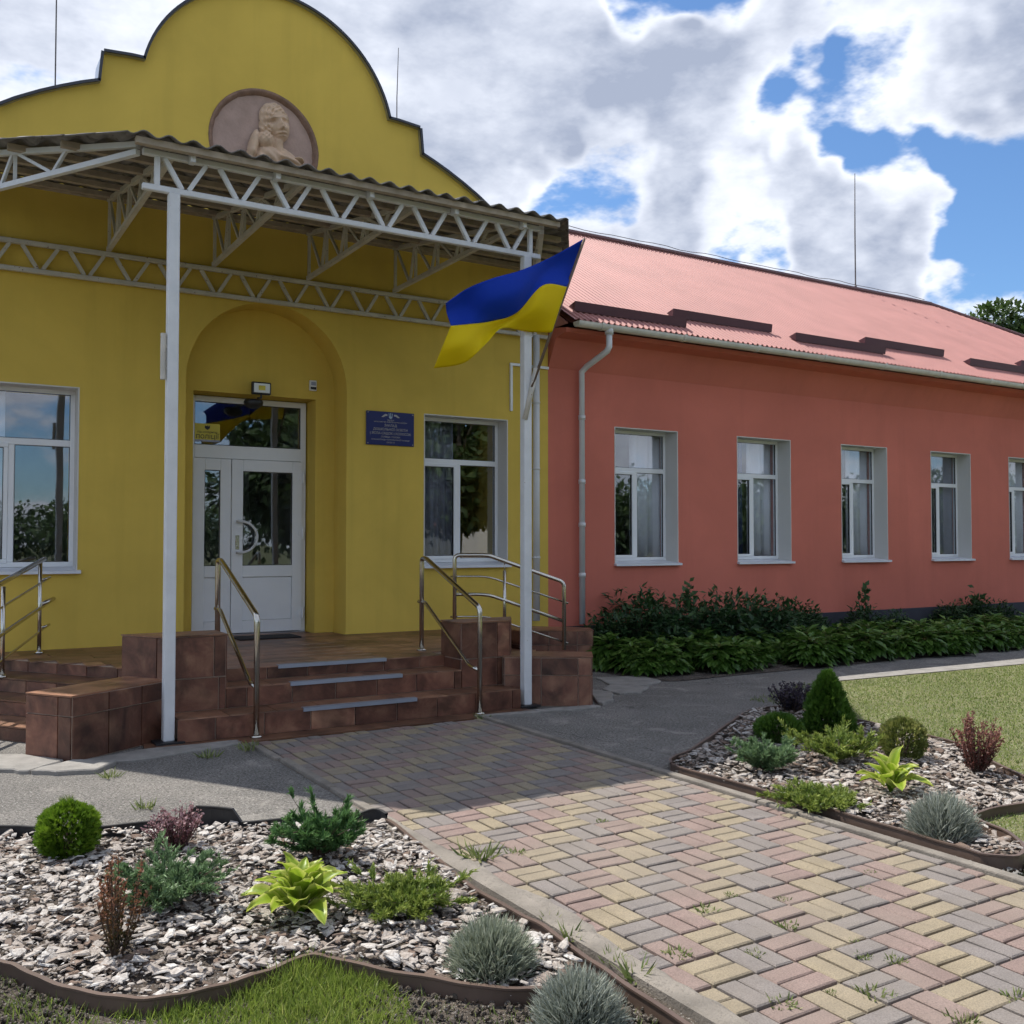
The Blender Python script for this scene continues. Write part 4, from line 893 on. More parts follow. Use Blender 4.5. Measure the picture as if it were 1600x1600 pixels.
# wavy fibre-cement sheets, each one its own piece
WP = .188; AMP = .021
def wsheet(x0, x1, y0, y1, lift):
    nx = int(round((x1-x0)/WP*8)); rows = 7; v = []
    for j in range(rows):
        y = y0+(y1-y0)*j/(rows-1); a, b_ = xlim(y, .10)
        for i in range(nx+1):
            x = x0+(x1-x0)*i/nx; xc = min(max(x, a), b_); v.append((xc, y, rz(y)+.058+AMP+AMP*math.cos(2*math.pi*xc/WP)+lift))
    f = []
    for j in range(rows-1):
        for i in range(nx):
            q = (j*(nx+1)+i, j*(nx+1)+i+1, (j+1)*(nx+1)+i+1, (j+1)*(nx+1)+i)
            if abs(v[q[0]][0]-v[q[1]][0])+abs(v[q[2]][0]-v[q[3]][0]) > 1e-6: f.append(q)
    if not f: return
    used = sorted({i for q in f for i in q}); mp = {u: i for i, u in enumerate(used)}
    o = MB().add([v[u] for u in used], [tuple(mp[i] for i in q) for q in f]).obj('roof_sheet', M['slate'], cn, True)
    m_ = o.modifiers.new('s', 'SOLIDIFY'); m_.thickness = .009; m_.offset = 0
x = -1.4; k = 0
while x < 8.4:
    x1 = x+WP*6
    a0, b0 = xlim(9.75, .1)
    if x1 > a0 and x < b0: wsheet(x, x1+.03, 7.90, 9.75, .000+.004*(k % 2))
    a0, b0 = xlim(11.27, .1)
    if x1 > a0 and x < b0: wsheet(x, x1+.03, 9.60, 11.27, .012+.004*(k % 2))
    x = x1; k += 1
# small open pipe clipped to the left post
q = MB(); p = WY(257, 557, CY); q.tube([(p.x-.012, CY-.01, 2.90), (p.x-.012, CY-.01, 3.27)], .022, 12, False).tube([(p.x-.012, CY-.01, 2.90), (p.x-.012, CY-.01, 3.27)], .018, 12, False); q.box(p.x, 1.74, CY-.02, CY+.02, 3.15, 3.18).box(p.x, 1.74, CY-.02, CY+.02, 2.98, 3.01); q.obj('flag_socket', M['truss_paint'], cn)

# ================================================================== FLAG
fl = empty('flag', (5.2, 8.0, 2.8)); tag(fl, 'blue and yellow flag on a slanted wooden pole fixed to the right canopy post', 'flag')
tip = WY(913, 373, 7.86); base = WY(829, 610, 8.06); mid = WY(838, 575, 8.05)
MB().tube([base+(tip-base)*.02, tip], .015, 10).obj('pole', M['pole_wood'], fl, True)
s0 = WY(820, 655, 8.09); MB().tube([s0, mid], .026, 12).obj('holder', M['truss_paint'], fl, True)
def fp(pts, yf): return [WY(440+.325*x, 180+.325*y, yf(i/(len(pts)-1))) for i, (x, y) in enumerate(pts)]
top = fp([(1460,590),(1300,680),(1150,745),(1010,785),(890,835),(790,905)], lambda t: 7.86+.03*math.sin(t*9)-.10*t)
mid_ = fp([(1372,825),(1255,818),(1130,950),(1010,990),(900,1004),(815,1012)], lambda t: 7.90-.06*math.sin(t*7+.5)-.08*t)
bot = fp([(1300,1045),(1180,1042),(1060,1024),(985,1095),(880,1190),(732,1217)], lambda t: 7.97+.10*math.sin(t*8)-.16*t)
q1 = fp([(1412,715),(1280,745),(1140,850),(1000,890),(890,915),(795,950)], lambda t: 7.88+.10*math.sin(t*8+1)-.1*t)
q3 = fp([(1335,935),(1215,940),(1095,985),(985,1045),(880,1095),(770,1120)], lambda t: 7.93-.09*math.sin(t*9+.3)-.12*t)
def strip_mesh(rows, name, mt):
    n = 8; R2 = [smooth_line(r, n) for r in rows]; m_ = len(R2[0]); kk = 6; V = []
    cols = [smooth_line([R2[j][i] for j in range(len(R2))], kk) for i in range(m_)]
    h = len(cols[0]); 
    for i in range(m_): V += [tuple(p) for p in cols[i]]
    F = [(i*h+j, (i+1)*h+j, (i+1)*h+j+1, i*h+j+1) for i in range(m_-1) for j in range(h-1)]
    o = MB().add(V, F).obj(name, mt, fl, True); s = o.modifiers.new('s', 'SOLIDIFY'); s.thickness = .003; return o
strip_mesh([top, q1, mid_], 'blue_band', M['flag_blue']); strip_mesh([mid_, q3, bot], 'yellow_band', M['flag_yellow'])

# ================================================================== THINGS ON THE FACADE
# mother-and-child medallion: shallow sculpted relief
md = empty('relief_medallion', (3.5, YF, 5.6)); tag(md, 'round cast-stone relief of a woman holding a child in the yellow gable', 'relief')
CX, CZ, CR = 3.5, 6.28, .655
q = MB(); n = 48; q.xz([(CX+CR*math.cos(2*math.pi*k/n), CZ+CR*math.sin(2*math.pi*k/n)) for k in range(n)], YF+.055, YF+.074); q.obj('background_disc', M['clay_bg'], md)
v = []; f = []
for k in range(72):
    a = 2*math.pi*k/72; c, s = math.cos(a), math.sin(a); w1 = random.uniform(-.006,.006)
    v += [(CX+.658*c, YF+.054, CZ+.658*s), (CX+.658*c, YF-.006+w1*.5, CZ+.658*s), (CX+(.625+w1)*c, YF+.004+w1, CZ+(.625+w1)*s), (CX+(.60+w1)*c, YF+.054, CZ+(.60+w1)*s)]
for k in range(72):
    a = 4*k; b_ = 4*((k+1) % 72)
    for j in range(3): f.append((a+j, b_+j, b_+j+1, a+j+1))
MB().add(v, f).obj('rim', M['brick_rim'], md, True)
NX_, NZ_ = 200, 200
gx, gz = np.meshgrid(np.linspace(-.36, .56, NX_), np.linspace(-.62, .58, NZ_)); H_ = np.zeros_like(gx)-9.
def ell(cx, cz, rx, rz_, h, ang=0., pw=.5):
    a = R_(ang); X_ = (gx-cx)*math.cos(a)+(gz-cz)*math.sin(a); Z_ = -(gx-cx)*math.sin(a)+(gz-cz)*math.cos(a)
    r = 1-(X_/rx)**2-(Z_/rz_)**2; return np.where(r > 0, h*np.maximum(r, 0)**pw, -9.)
def smax(a, b_, k=.02): return np.maximum(a, b_)+np.maximum(k-np.abs(a-b_), 0)**2/(4*k)
def bumpf(cx, cz, rx, rz_, h, ang=0.):
    a = R_(ang); X_ = (gx-cx)*math.cos(a)+(gz-cz)*math.sin(a); Z_ = -(gx-cx)*math.sin(a)+(gz-cz)*math.cos(a); return h*np.exp(-(X_/rx)**2-(Z_/rz_)**2)
# woman: hair mass, head, neck, shoulders, arms; child against her chest
for e in ((.10,.235,.19,.235,.135,10), (.0,.09,.085,.19,.10,10)): H_ = smax(H_, ell(*e), .015)          # hair
H_ = smax(H_, ell(.155,.155,.130,.185,.175,10), .010)                                                  # face
H_ = smax(H_, ell(.165,.06,.10,.09,.15,10), .03)                                                       # jaw
H_ = smax(H_, ell(.13,-.06,.085,.15,.10), .03)                                                          # neck
for e in ((.12,-.30,.34,.24,.11,-12), (.30,-.42,.20,.26,.12,20), (-.04,-.33,.16,.26,.10,-18), (.12,-.55,.36,.22,.12,0)): H_ = smax(H_, ell(*e), .04)
H_ = smax(H_, ell(-.02,-.06,.115,.125,.19,-10), .015)                                                   # child's head
H_ = smax(H_, ell(.02,-.27,.18,.16,.19,15), .03)                                                        # child's body
H_ = smax(H_, ell(-.165,-.17,.065,.26,.15,-12), .02); H_ = smax(H_, ell(.25,-.25,.20,.055,.18,-10), .02); H_ = smax(H_, ell(.05,-.40,.26,.06,.18,8), .02)   # arms
H_ = smax(H_, ell(.40,-.225,.07,.03,.17,-20), .012)
# face features
ca = math.cos(R_(10)); 
for ex in (.065, .20):
    ez = .20+(ex-.13)*.18
    H_ -= bumpf(ex, ez, .045, .028, .055, 10); H_ += bumpf(ex, ez-.004, .026, .012, .016, 10); H_ += bumpf(ex, ez+.045, .055, .014, .018, 10)
H_ += bumpf(.148, .15, .022, .065, .042, 10); H_ += bumpf(.155, .105, .034, .020, .030, 10); H_ -= bumpf(.158, .078, .04, .010, .018, 10)
H_ += bumpf(.165, .055, .045, .011, .022, 10); H_ -= bumpf(.167, .038, .055, .007, .026, 10); H_ += bumpf(.17, .020, .038, .011, .020, 10); H_ += bumpf(.175, -.03, .04, .03, .018)
H_ += bumpf(.045,.11,.04,.04,.012); H_ += bumpf(.235,.12,.035,.04,.012)
# hair waves, child's curls, drapery folds
fm = ((gx-.155)/.125)**2+((gz-.15)/.18)**2 > 1
hz_ = (((gx-.09)/.2)**2+((gz-.22)/.25)**2 < 1.15) & fm & (gz > .0)
H_ += np.where((H_ > 0) & hz_, .016*np.sin(np.arctan2(gz-.15, gx-.15)*13+np.hypot(gx-.15, gz-.15)*45)*np.sin(np.hypot(gx-.15, gz-.15)*75), 0)
cm = np.exp(-((gx+.03)/.10)**2-((gz+.0)/.08)**2); H_ += np.where(H_ > 0, cm*.014*np.sin(gx*110)*np.sin(gz*95), 0)
dm = 1/(1+np.exp((gz+.20)/.03)); H_ += np.where(H_ > 0, dm*.014*np.sin(gx*26+gz*44+2.2*np.sin(gx*9)), 0)
rr_ = np.hypot(.02+gx*.98, .105+gz*.94); H_ = np.where(rr_ > .60, -9., H_)
fx = CX+.02+gx.ravel()*.98; fz = CZ+.105+gz.ravel()*.94; fy = YF+.058-np.clip(H_.ravel(), -.02, .3)
ids = np.arange(NX_*NZ_).reshape(NZ_, NX_); quads = np.stack([ids[:-1,:-1].ravel(), ids[:-1,1:].ravel(), ids[1:,1:].ravel(), ids[1:,:-1].ravel()], 1)
keep = (H_.ravel()[quads] > -1).all(axis=1); obj('figure', npmesh('figure', np.stack([fx, fy, fz], 1), quads[keep], M['clay'], None, True), md)

# plaque
sg = empty('name_plaque', (5.1, YF, 2.83)); tag(sg, 'dark blue plaque with pale lettering and trident on the yellow wall', 'plaque')
SX0, SX1, SZ0, SZ1 = 4.79, 5.44, 2.815, 3.235; sxm = (SX0+SX1)/2
o = MB().box(SX0, SX1, YF-.022, YF-.002, SZ0, SZ1).obj('plate', M['sign'], sg); bevel(o, .003, 1)
y = YF-.0235
for s, size, z in (('УКРАЇНА', .022, 3.128), ('МІНІСТЕРСТВО ОСВІТИ І НАУКИ УКРАЇНИ', .021, 3.104), ('ЗАКЛАД', .042, 3.062), ('ДОШКІЛЬНОЇ ОСВІТИ', .042, 3.012), ('( ЯСЛА-САДОК ) КОЛОСОК', .042, 2.962), ('СЕЛИЩА  ГОЛОВИ', .028, 2.918), ('СІЛЬСЬКОЇ РАДИ ТЕРИТОРІАЛЬНОЇ ГРОМАДИ', .022, 2.883), ('ОБЛАСТІ', .024, 2.85)):
    text(s, size, M['gold'], 'lettering', sg, sxm, y, z, ext=.001)
q = MB(); z = 3.185; q.xz([(sxm-.026,z+.03),(sxm-.018,z+.03),(sxm-.016,z-.008),(sxm-.005,z-.008),(sxm-.005,z+.034),(sxm+.005,z+.034),(sxm+.005,z-.008),(sxm+.016,z-.008),(sxm+.018,z+.03),(sxm+.026,z+.03),(sxm+.022,z-.024),(sxm,z-.04),(sxm-.022,z-.024)], y-.001, y+.0015)
q.obj('trident', simple('pale_blue_emblem', (.35,.45,.55), .5), sg)
for s in (-1, 1): MB().xz([(sxm+s*.045,z+.018),(sxm+s*.075,z+.02),(sxm+s*.125,z-.015),(sxm+s*.105,z-.022),(sxm+s*.068,z-.004),(sxm+s*.045,z-.002)], y-.001, y+.0015).obj('ribbon', M['gold'], sg)
for xx in (SX0+.02, SX1-.02):
    for zz in (SZ0+.02, SZ1-.02): MB().box(xx-.006, xx+.006, YF-.027, YF-.0225, zz-.006, zz+.006).obj('screw', M['gold'], sg)
# floodlight and motion sensor above the door, call box
fd = empty('floodlight', (3.55, YF+.3, 3.45)); tag(fd, 'small black floodlight with square lens mounted above the white door', 'floodlight')
p = WY(408, 607, YF+.28); fx_, fz_ = p.x, p.z
o = MB().box(fx_-.115, fx_+.115, YF+.25, YF+.31, fz_-.075, fz_+.075).obj('housing', M['black'], fd); bevel(o, .012, 2)
MB().box(fx_-.095, fx_+.095, YF+.243, YF+.2495, fz_-.055, fz_+.055).obj('lens', M['lamp_glass'], fd); MB().box(fx_-.04, fx_+.04, YF+.238, YF+.2425, fz_-.025, fz_+.03).obj('led_panel', M['sticker'], fd)
q = MB(); q.bar((fx_, YF+.28, fz_-.07), (fx_, YF+.28, fz_-.12), .02, .02).bar((fx_, YF+.28, fz_-.11), (fx_, YF+.42, fz_-.10), .02, .02); q.obj('bracket', M['black'], fd)
p = WY(396, 631, YF+.30); ms = MB().lathe([(.02,.055),(.10,.05),(.115,.02),(.105,-.02),(.07,-.05),(.02,-.06)], (p.x, YF+.30, p.z), 20).obj('motion_sensor', M['black'], None, True); tag(ms, 'dark round motion sensor just below the floodlight over the door', 'sensor')
MB().bar((p.x, YF+.30, p.z+.04), (p.x+.05, YF+.41, p.z+.07), .025, .025).obj('arm', M['black'], ms)
p = WY(488, 603, YF+.4); cb = MB().box(p.x-.045, p.x+.045, YF+.36, YF+.399, p.z-.065, p.z+.065).obj('call_box', M['pvc'], None); bevel(cb, .008, 2); tag(cb, 'small white control box with dark window right of the floodlight', 'control box')
MB().box(p.x-.036, p.x+.036, YF+.354, YF+.3595, p.z-.05, p.z-.018).obj('display', M['black'], cb); MB().box(p.x-.03, p.x+.03, YF+.356, YF+.3595, p.z+.0, p.z+.045).obj('button_plate', M['grey_ink'], cb)
# cable conduit and the round downpipe by the corner
q = MB(); a = WY(799, 642, YF-.02); t = WY(799, 567, YF-.02); e = WY(855, 573, YF-.02)
q.box(a.x-.017, a.x+.017, YF-.03, YF-.001, a.z, t.z).box(a.x+.0171, XR-.002, YF-.03, YF-.001, t.z-.034, t.z); tag(q.obj('cable_conduit', M['pvc'], None), 'white right-angled cable conduit on the yellow wall above the right window', 'conduit')
p = WY(838, 750, YF-.10); q = MB(); q.tube([(p.x, YF-.10, .55), (p.x, YF-.10, 4.42)], .047, 14); dp2 = tag(q.obj('rain_pipe', M['pipe'], None, True), 'round white rain pipe at the right end of the yellow wall', 'pipe')
for z in (1.4, 2.6, 3.5): MB().lathe([(.048,-.012),(.054,-.012),(.054,.012),(.048,.012)], (p.x, YF-.10, z), 14).obj('pipe_clip', M['pipe'], dp2, True)

# ================================================================== FLOWER BEDS
def edging(pts, z0, z1, name, mt, lab, t=.010, wob=.002):
    pts = [Vector((p[0], p[1], 0)) for p in pts]; n = len(pts); mb = MB(); v = []
    for i, p in enumerate(pts):
        d = (pts[min(i+1,n-1)]-pts[max(i-1,0)]).normalized(); nn = Vector((-d.y, d.x, 0)); w = wob*math.sin(i*1.3)+wob*math.sin(i*.47+2)
        zt = z1[i] if isinstance(z1, list) else z1+w
        for dx, z in ((-.5,z0),(-.5,zt-.012),(-1.0,zt-.008),(-1.0,zt),(1.0,zt),(1.0,zt-.008),(.5,zt-.012),(.5,z0)): v.append(p+nn*(dx*t)+Vector((0,0,z)))
    m_ = 8; f = [(i*m_+k, i*m_+(k+1) % m_, (i+1)*m_+(k+1) % m_, (i+1)*m_+k) for i in range(n-1) for k in range(m_)]
    o = mb.add(v, f).obj(name, mt, None); return tag(o, lab, 'bed edging', 'bed edgings')
def idx(loop, k): return loop[k*4]
eb = loopL[0:9*4+1]
zb = [.075+.012*math.sin(i*.6)+(.07 if 15 <= i <= 18 else 0) for i in range(len(eb))]
edging(eb, -.02, zb, 'bed_edging', M['edging_black'], 'dark wavy edging strip along the back of the front-left bed beside the asphalt')
side = loopL[9*4:14*4]+smooth_line([(p.x, p.y, 0) for p in [G(x, y, .05) for x, y in ((890,1475),(930,1503),(1000,1550),(1115,1622))]], 5)[1:]
edging(side, -.03, .048, 'bed_edging', M['edging'], 'straight brown edging strip between the front-left bed and the path', wob=.002)
edging(loopL[15*4+1:34*4], -.03, .052, 'bed_edging', M['edging'], 'curved brown edging strip along the front of the front-left bed before the grass')
edging(loopR+[loopR[0]], -.03, .062, 'bed_edging', M['edging'], 'curved brown edging strip enclosing the flower bed right of the path')
kind(sheet('left_bed_soil', [(p.x, p.y) for p in loopL], .012, M['bed_soil'], None), 'structure')
kind(sheet('right_bed_soil', [(p.x, p.y) for p in loopR], .012, M['bed_soil'], None), 'structure')
def chips(name, loop, n, smin, smax, lab, seed, dv=0.):
    g = np.random.default_rng(seed); poly = [(p.x, p.y) for p in loop]; a = np.array(poly); lo, hi = a.min(0), a.max(0)
    P = g.uniform(lo, hi, size=(n*4, 2)); P = P[inside(poly, P)]; P = P[polydist(poly, P) > .022]; d = np.hypot(P[:, 0], P[:, 1]); P = P[:n]
    parts = []; m = len(P); cuts = np.array_split(np.arange(m), 6)
    for ci in cuts:
        k = 7; ang = np.sort(g.uniform(0, 2*np.pi, k)); r = g.uniform(.62, 1.1, k); asp = g.uniform(.5, .85)
        ring = np.stack([np.cos(ang)*r, np.sin(ang)*r*asp], 1); rz = g.uniform(-.12, .12, k)
        top = np.column_stack([ring*.86, .16+rz]); bot = np.column_stack([ring, -.12+rz]); tv = np.vstack([top, bot, [[0, 0, .24]]])
        tf = [[i, (i+1) % k, 2*k] for i in range(k)]+[[k+i, k+(i+1) % k, (i+1) % k] for i in range(k)]+[[k+i, (i+1) % k, i] for i in range(k)]
        nn = len(ci); Nn = np.column_stack([g.normal(0, .24, nn), g.normal(0, .24, nn), np.ones(nn)]); th = g.uniform(0, 2*np.pi, nn)
        D = np.column_stack([np.cos(th), np.sin(th), np.zeros(nn)]); D -= Nn*((D*Nn).sum(1)/(Nn*Nn).sum(1))[:, None]
        S = smin+(smax-smin)*g.random(nn)**2.6; layer = g.random(nn)
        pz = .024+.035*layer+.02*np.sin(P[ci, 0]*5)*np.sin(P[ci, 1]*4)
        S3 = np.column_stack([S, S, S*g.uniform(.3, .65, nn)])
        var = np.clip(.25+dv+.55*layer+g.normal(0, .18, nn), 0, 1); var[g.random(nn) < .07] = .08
        parts.append(scatter(tv, tf, np.column_stack([P[ci], pz]), frames(D, Nn), S3, var))
    V, F, A_ = merge(parts); o = obj(name, npmesh(name, V, F, M['chips'], A_)); o['kind'] = 'stuff'; tag(o, lab, 'mulch'); return o
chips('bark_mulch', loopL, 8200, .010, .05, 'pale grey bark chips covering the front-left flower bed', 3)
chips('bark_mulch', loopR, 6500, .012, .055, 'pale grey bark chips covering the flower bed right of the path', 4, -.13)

# ------------------------------------------------------------------ leaf templates
LEAF = ([(0,0,0),(.32,.45,.06),(0,1,-.03),(-.32,.45,.06),(0,.45,-.02)], [(0,1,4),(1,2,4),(2,3,4),(3,0,4)])
SPRAY = ([(0,0,0),(.16,.35,.02),(.30,.8,0),(.06,.62,.02),(0,1.05,0),(-.07,.65,.02),(-.28,.78,0),(-.15,.33,.02)], [(0,1,7),(1,2,3),(1,3,7),(3,4,5),(3,5,7),(5,6,7)])
BLADE = ([(-.5,0,0),(.5,0,0),(.38,.55,.10),(-.38,.55,.10),(0,1,.28)], [(0,1,2),(0,2,3),(3,2,4)])
NEEDLE = ([(-.5,0,0),(.5,0,0),(.12,1,0),(-.12,1,0),], [(0,1,2),(0,2,3)])
def plant(name, lab, cat, group, loc, parts, rz=0., sc=1.):
    root = empty(name, loc, rz); tag(root, lab, cat, group)
    for nm, me in parts:
        o = obj(nm, me, root); o.matrix_parent_inverse = Matrix.Identity(4)
    root.scale = (sc,)*3
    return root
def stems_mesh(n, h, spread, g, r=.005):
    mb = MB()
    for i in range(n):
        a = g.uniform(0, 6.28); s = g.uniform(.2, 1)*spread; hh = h*g.uniform(.7, 1)
        mb.tube([(0,0,-.02), (math.cos(a)*s*.35, math.sin(a)*s*.35, hh*.5), (math.cos(a)*s, math.sin(a)*s, hh)], [r, r*.7, r*.3], 5)
    return mb.mesh('stems', M['stem'])
def conifer(seed, rfun, h, n, leaf, mt, up=.7, vbase=.35, lumps=7, lump=.12):
    """dense shrub: sprays all through an uneven shell of radius rfun(z/h)"""
    g = np.random.default_rng(seed); z = g.random(n); th = g.uniform(0, 2*np.pi, n); dep = 1-g.random(n)**1.6*.55
    R0 = np.array([rfun(t) for t in z]); ld = unit(lumps*6, g); dirs = np.column_stack([np.cos(th), np.sin(th), (z-.5)*1.6]); dirs /= np.linalg.norm(dirs, axis=1, keepdims=True)
    lm = np.max(np.maximum(0, dirs@ld.T)**10, axis=1); R1 = R0*(1-lump+2*lump*lm)*dep
    P = np.column_stack([np.cos(th)*R1, np.sin(th)*R1, z*h]); D = np.column_stack([np.cos(th)*.8, np.sin(th)*.8, up+(z-.4)*.9])+g.normal(0, .35, (n, 3)); Nn = np.column_stack([-np.sin(th), np.cos(th), np.zeros(n)])+g.normal(0, .6, (n, 3))
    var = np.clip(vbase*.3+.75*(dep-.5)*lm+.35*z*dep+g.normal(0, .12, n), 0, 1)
    V, F, A_ = scatter(*SPRAY, P, frames(D, Nn), leaf*g.uniform(.7, 1.3, n), var); return npmesh('foliage', V, F, mt, A_)
def globe(t): return math.sqrt(max(.02, 1-(2*t-.95)**2))
def juniper(seed, spread, h, nb, mt, leaf=.022, per=120, bias=None, up=.35):
    g = np.random.default_rng(seed); parts = []; mb = MB()
    for i in range(nb):
        a = g.uniform(0, 2*np.pi) if bias is None else g.normal(bias, .75); L_ = spread*g.uniform(.45, 1.05); hh = h*g.uniform(.45, 1.05)
        p0 = np.array([0, 0, .01]); p1 = np.array([math.cos(a)*L_*.5, math.sin(a)*L_*.5, hh*.62]); p2 = np.array([math.cos(a+g.normal(0,.2))*L_, math.sin(a+g.normal(0,.2))*L_, hh*g.uniform(.6,1.05)])
        mb.tube([p0, p1*.9, p2], [.005, .003, .001], 5)
        for sub in range(5):
            t0 = g.uniform(.2, .95); sdir = g.normal(0, .5, 3); sdir[2] = abs(sdir[2])*.6; sl = L_*g.uniform(.12, .34)
            m = per//5; t = np.clip(t0+g.normal(0, .03, m), 0, 1)[:, None]; q = (1-t)**2*p0+2*t*(1-t)*p1+t*t*p2
            fw = (p2-p0)/np.linalg.norm(p2-p0); dirv = fw*.9+sdir; dirv /= np.linalg.norm(dirv); u = g.random(m)[:, None]
            P = q*0+((1-t0)**2*p0+2*t0*(1-t0)*p1+t0*t0*p2)+dirv*u*sl+g.normal(0, .004, (m, 3)); P[:, 2] = np.maximum(P[:, 2], .012)
            D = dirv+g.normal(0, .45, (m, 3)); D[:, 2] += .15
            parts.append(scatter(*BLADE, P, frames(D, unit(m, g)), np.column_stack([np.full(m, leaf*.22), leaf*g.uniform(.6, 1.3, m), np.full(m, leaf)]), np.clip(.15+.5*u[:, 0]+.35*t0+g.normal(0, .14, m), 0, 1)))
    V, F, A_ = merge(parts); return [('foliage', npmesh('foliage', V, F, mt, A_)), ('branches', mb.mesh('branches', M['stem']))]
def barberry(seed, h, spread, ns, mt, leaf, per=60, flare=.0):
    g = np.random.default_rng(seed); parts = []; mb = MB()
    for i in range(ns):
        a = g.uniform(0, 2*np.pi); s = spread*math.sqrt(g.uniform(.02, 1)); hh = h*g.uniform(.62, 1.0)*(1-.25*(s/spread)**2)
        p0 = np.array([math.cos(a)*s*.18, math.sin(a)*s*.18, 0]); p2 = np.array([math.cos(a)*s, math.sin(a)*s, hh]); p1 = np.array([math.cos(a)*s*.65, math.sin(a)*s*.65, hh*.5])
        mb.tube([p0, p1, p2], [.004, .003, .0012], 5)
        t = g.uniform(.12, 1, per)[:, None]; q = (1-t)**2*p0+2*t*(1-t)*p1+t*t*p2; D = unit(per, g); D[:, 2] = np.abs(D[:, 2])*.7+.25
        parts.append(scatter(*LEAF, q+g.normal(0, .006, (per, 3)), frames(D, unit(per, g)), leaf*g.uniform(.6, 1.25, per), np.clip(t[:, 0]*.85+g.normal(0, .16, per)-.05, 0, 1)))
    V, F, A_ = merge(parts); return [('foliage', npmesh('foliage', V, F, mt, A_)), ('stems', mb.mesh('stems', M['stem']))]
def lavender(seed, r, h, n, mt):
    g = np.random.default_rng(seed); th = g.uniform(0, 2*np.pi, n); ph = np.arccos(1-g.random(n)*.97); d = np.column_stack([np.sin(ph)*np.cos(th), np.sin(ph)*np.sin(th), np.cos(ph)])
    dep = g.uniform(.55, 1.0, n); P = d*np.array([r, r, h*.92])*dep[:, None]*.86; D = d*np.array([1, 1, .8])+np.array([0, 0, .75])+g.normal(0, .22, (n, 3))
    ln = g.uniform(.035, .075, n)*(r/.17); var = np.clip((dep-.5)*1.5*.75+g.normal(0, .15, n)+.1, 0, 1); P[:, 2] = np.maximum(P[:, 2]-.01, .0)
    V, F, A_ = scatter(*BLADE, P, frames(D, unit(n, g)), np.column_stack([np.full(n, .0042*(r/.17)), ln, ln]), var); return [('foliage', npmesh('foliage', V, F, mt, A_)), ('stems', stems_mesh(14, h*.6, r*.7, g))]
def hosta_leaf(L_, W_, seed, mt):
    g = np.random.default_rng(seed); nu, nv = 9, 7; v = []; a = []; k = g.uniform(.5, .9); tw = g.normal(0, .15); pw = g.uniform(0, 6)
    for i in range(nu):
        t = i/(nu-1); w = W_*(math.sin(math.pi*min(1, t**.75))**.85 if 0 < t < 1 else 0)+.004
        y = L_*t*(1-.10*t*t*k); z = L_*(.55*t-.75*k*t*t)
        for j in range(nv):
            s = (j-(nv-1)/2)/((nv-1)/2); v.append((s*w/2+tw*t*t*L_*.3, y, z+.22*w*s*s+.010*math.sin(t*11+pw+s*3)*abs(s))); a.append(np.clip(.30+.5*abs(s)**2.5+.12*math.sin(j*2.4)+.12*t, 0, 1))
    f = [(i*nv+j, i*nv+j+1, (i+1)*nv+j+1, (i+1)*nv+j) for i in range(nu-1) for j in range(nv-1)]
    return npmesh('leaf', v, f, mt, a, True)
def hosta(name, lab, loc, n, L_, W_, mt, seed, group):
    root = empty(name, loc); tag(root, lab, 'hosta', group); g = random.Random(seed); ms = [hosta_leaf(L_, W_, seed+k, mt) for k in range(4)]
    for i in range(n):
        a = 2.4*i+g.uniform(-.2, .2); tier = i/n; o = obj('leaf', ms[i % 4], root); o.matrix_parent_inverse = Matrix.Identity(4)
        el = R_(8+55*tier+g.uniform(-8, 8)); r0 = .035*(1-tier)+.012; s = g.uniform(.75, 1.1)*(1.0-.25*tier)
        o.matrix_basis = Matrix.Translation((math.sin(a)*r0*-1, math.cos(a)*r0, .03+.07*tier)) @ Matrix.Rotation(a, 4, 'Z') @ Matrix.Rotation(el, 4, 'X') @ Matrix.Rotation(g.uniform(-.25,.25), 4, 'Y') @ Matrix.Scale(s, 4)
    q = MB(); 
    for i in range(n):
        a = 2.4*i; q.tube([(0,0,-.01), (-math.sin(a)*.03, math.cos(a)*.03, .06)], .003, 5)
    o = obj('stems', q.mesh('stems', mt), root); o.matrix_parent_inverse = Matrix.Identity(4); return root

# ---- left bed
zc = .03; B1 = 'plants in the front-left bed'; B2 = 'plants in the bed right of the path'
def at(x, y): p = G(x, y); return (p.x, p.y, zc)
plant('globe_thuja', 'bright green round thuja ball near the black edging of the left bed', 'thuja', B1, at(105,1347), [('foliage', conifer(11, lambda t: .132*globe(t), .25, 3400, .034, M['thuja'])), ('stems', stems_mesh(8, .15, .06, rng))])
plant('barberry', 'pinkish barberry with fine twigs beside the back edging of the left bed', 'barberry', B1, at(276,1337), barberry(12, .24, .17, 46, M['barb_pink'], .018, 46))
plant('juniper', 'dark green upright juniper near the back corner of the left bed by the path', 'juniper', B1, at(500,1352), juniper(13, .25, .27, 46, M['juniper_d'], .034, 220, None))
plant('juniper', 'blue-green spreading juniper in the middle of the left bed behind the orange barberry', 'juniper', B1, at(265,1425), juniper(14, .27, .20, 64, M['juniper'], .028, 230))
plant('barberry', 'orange-brown upright barberry at the front of the left bed by the grass', 'barberry', B1, at(182,1505), barberry(15, .42, .12, 17, M['barb_orange'], .017, 80))
hosta('hosta', 'yellow-green hosta in the middle of the front-left bed', at(470,1442), 30, .235, .095, M['hosta'], 21, B1)
plant('juniper', 'low yellow-green creeping juniper right of the hosta in the left bed', 'juniper', B1, at(632,1437), juniper(16, .27, .13, 56, M['juniper_y'], .026, 220))
plant('lavender', 'grey-green lavender cushion inside the edging at the right tip of the left bed', 'lavender', B1, at(768,1527), lavender(17, .175, .20, 4200, M['lavender']))
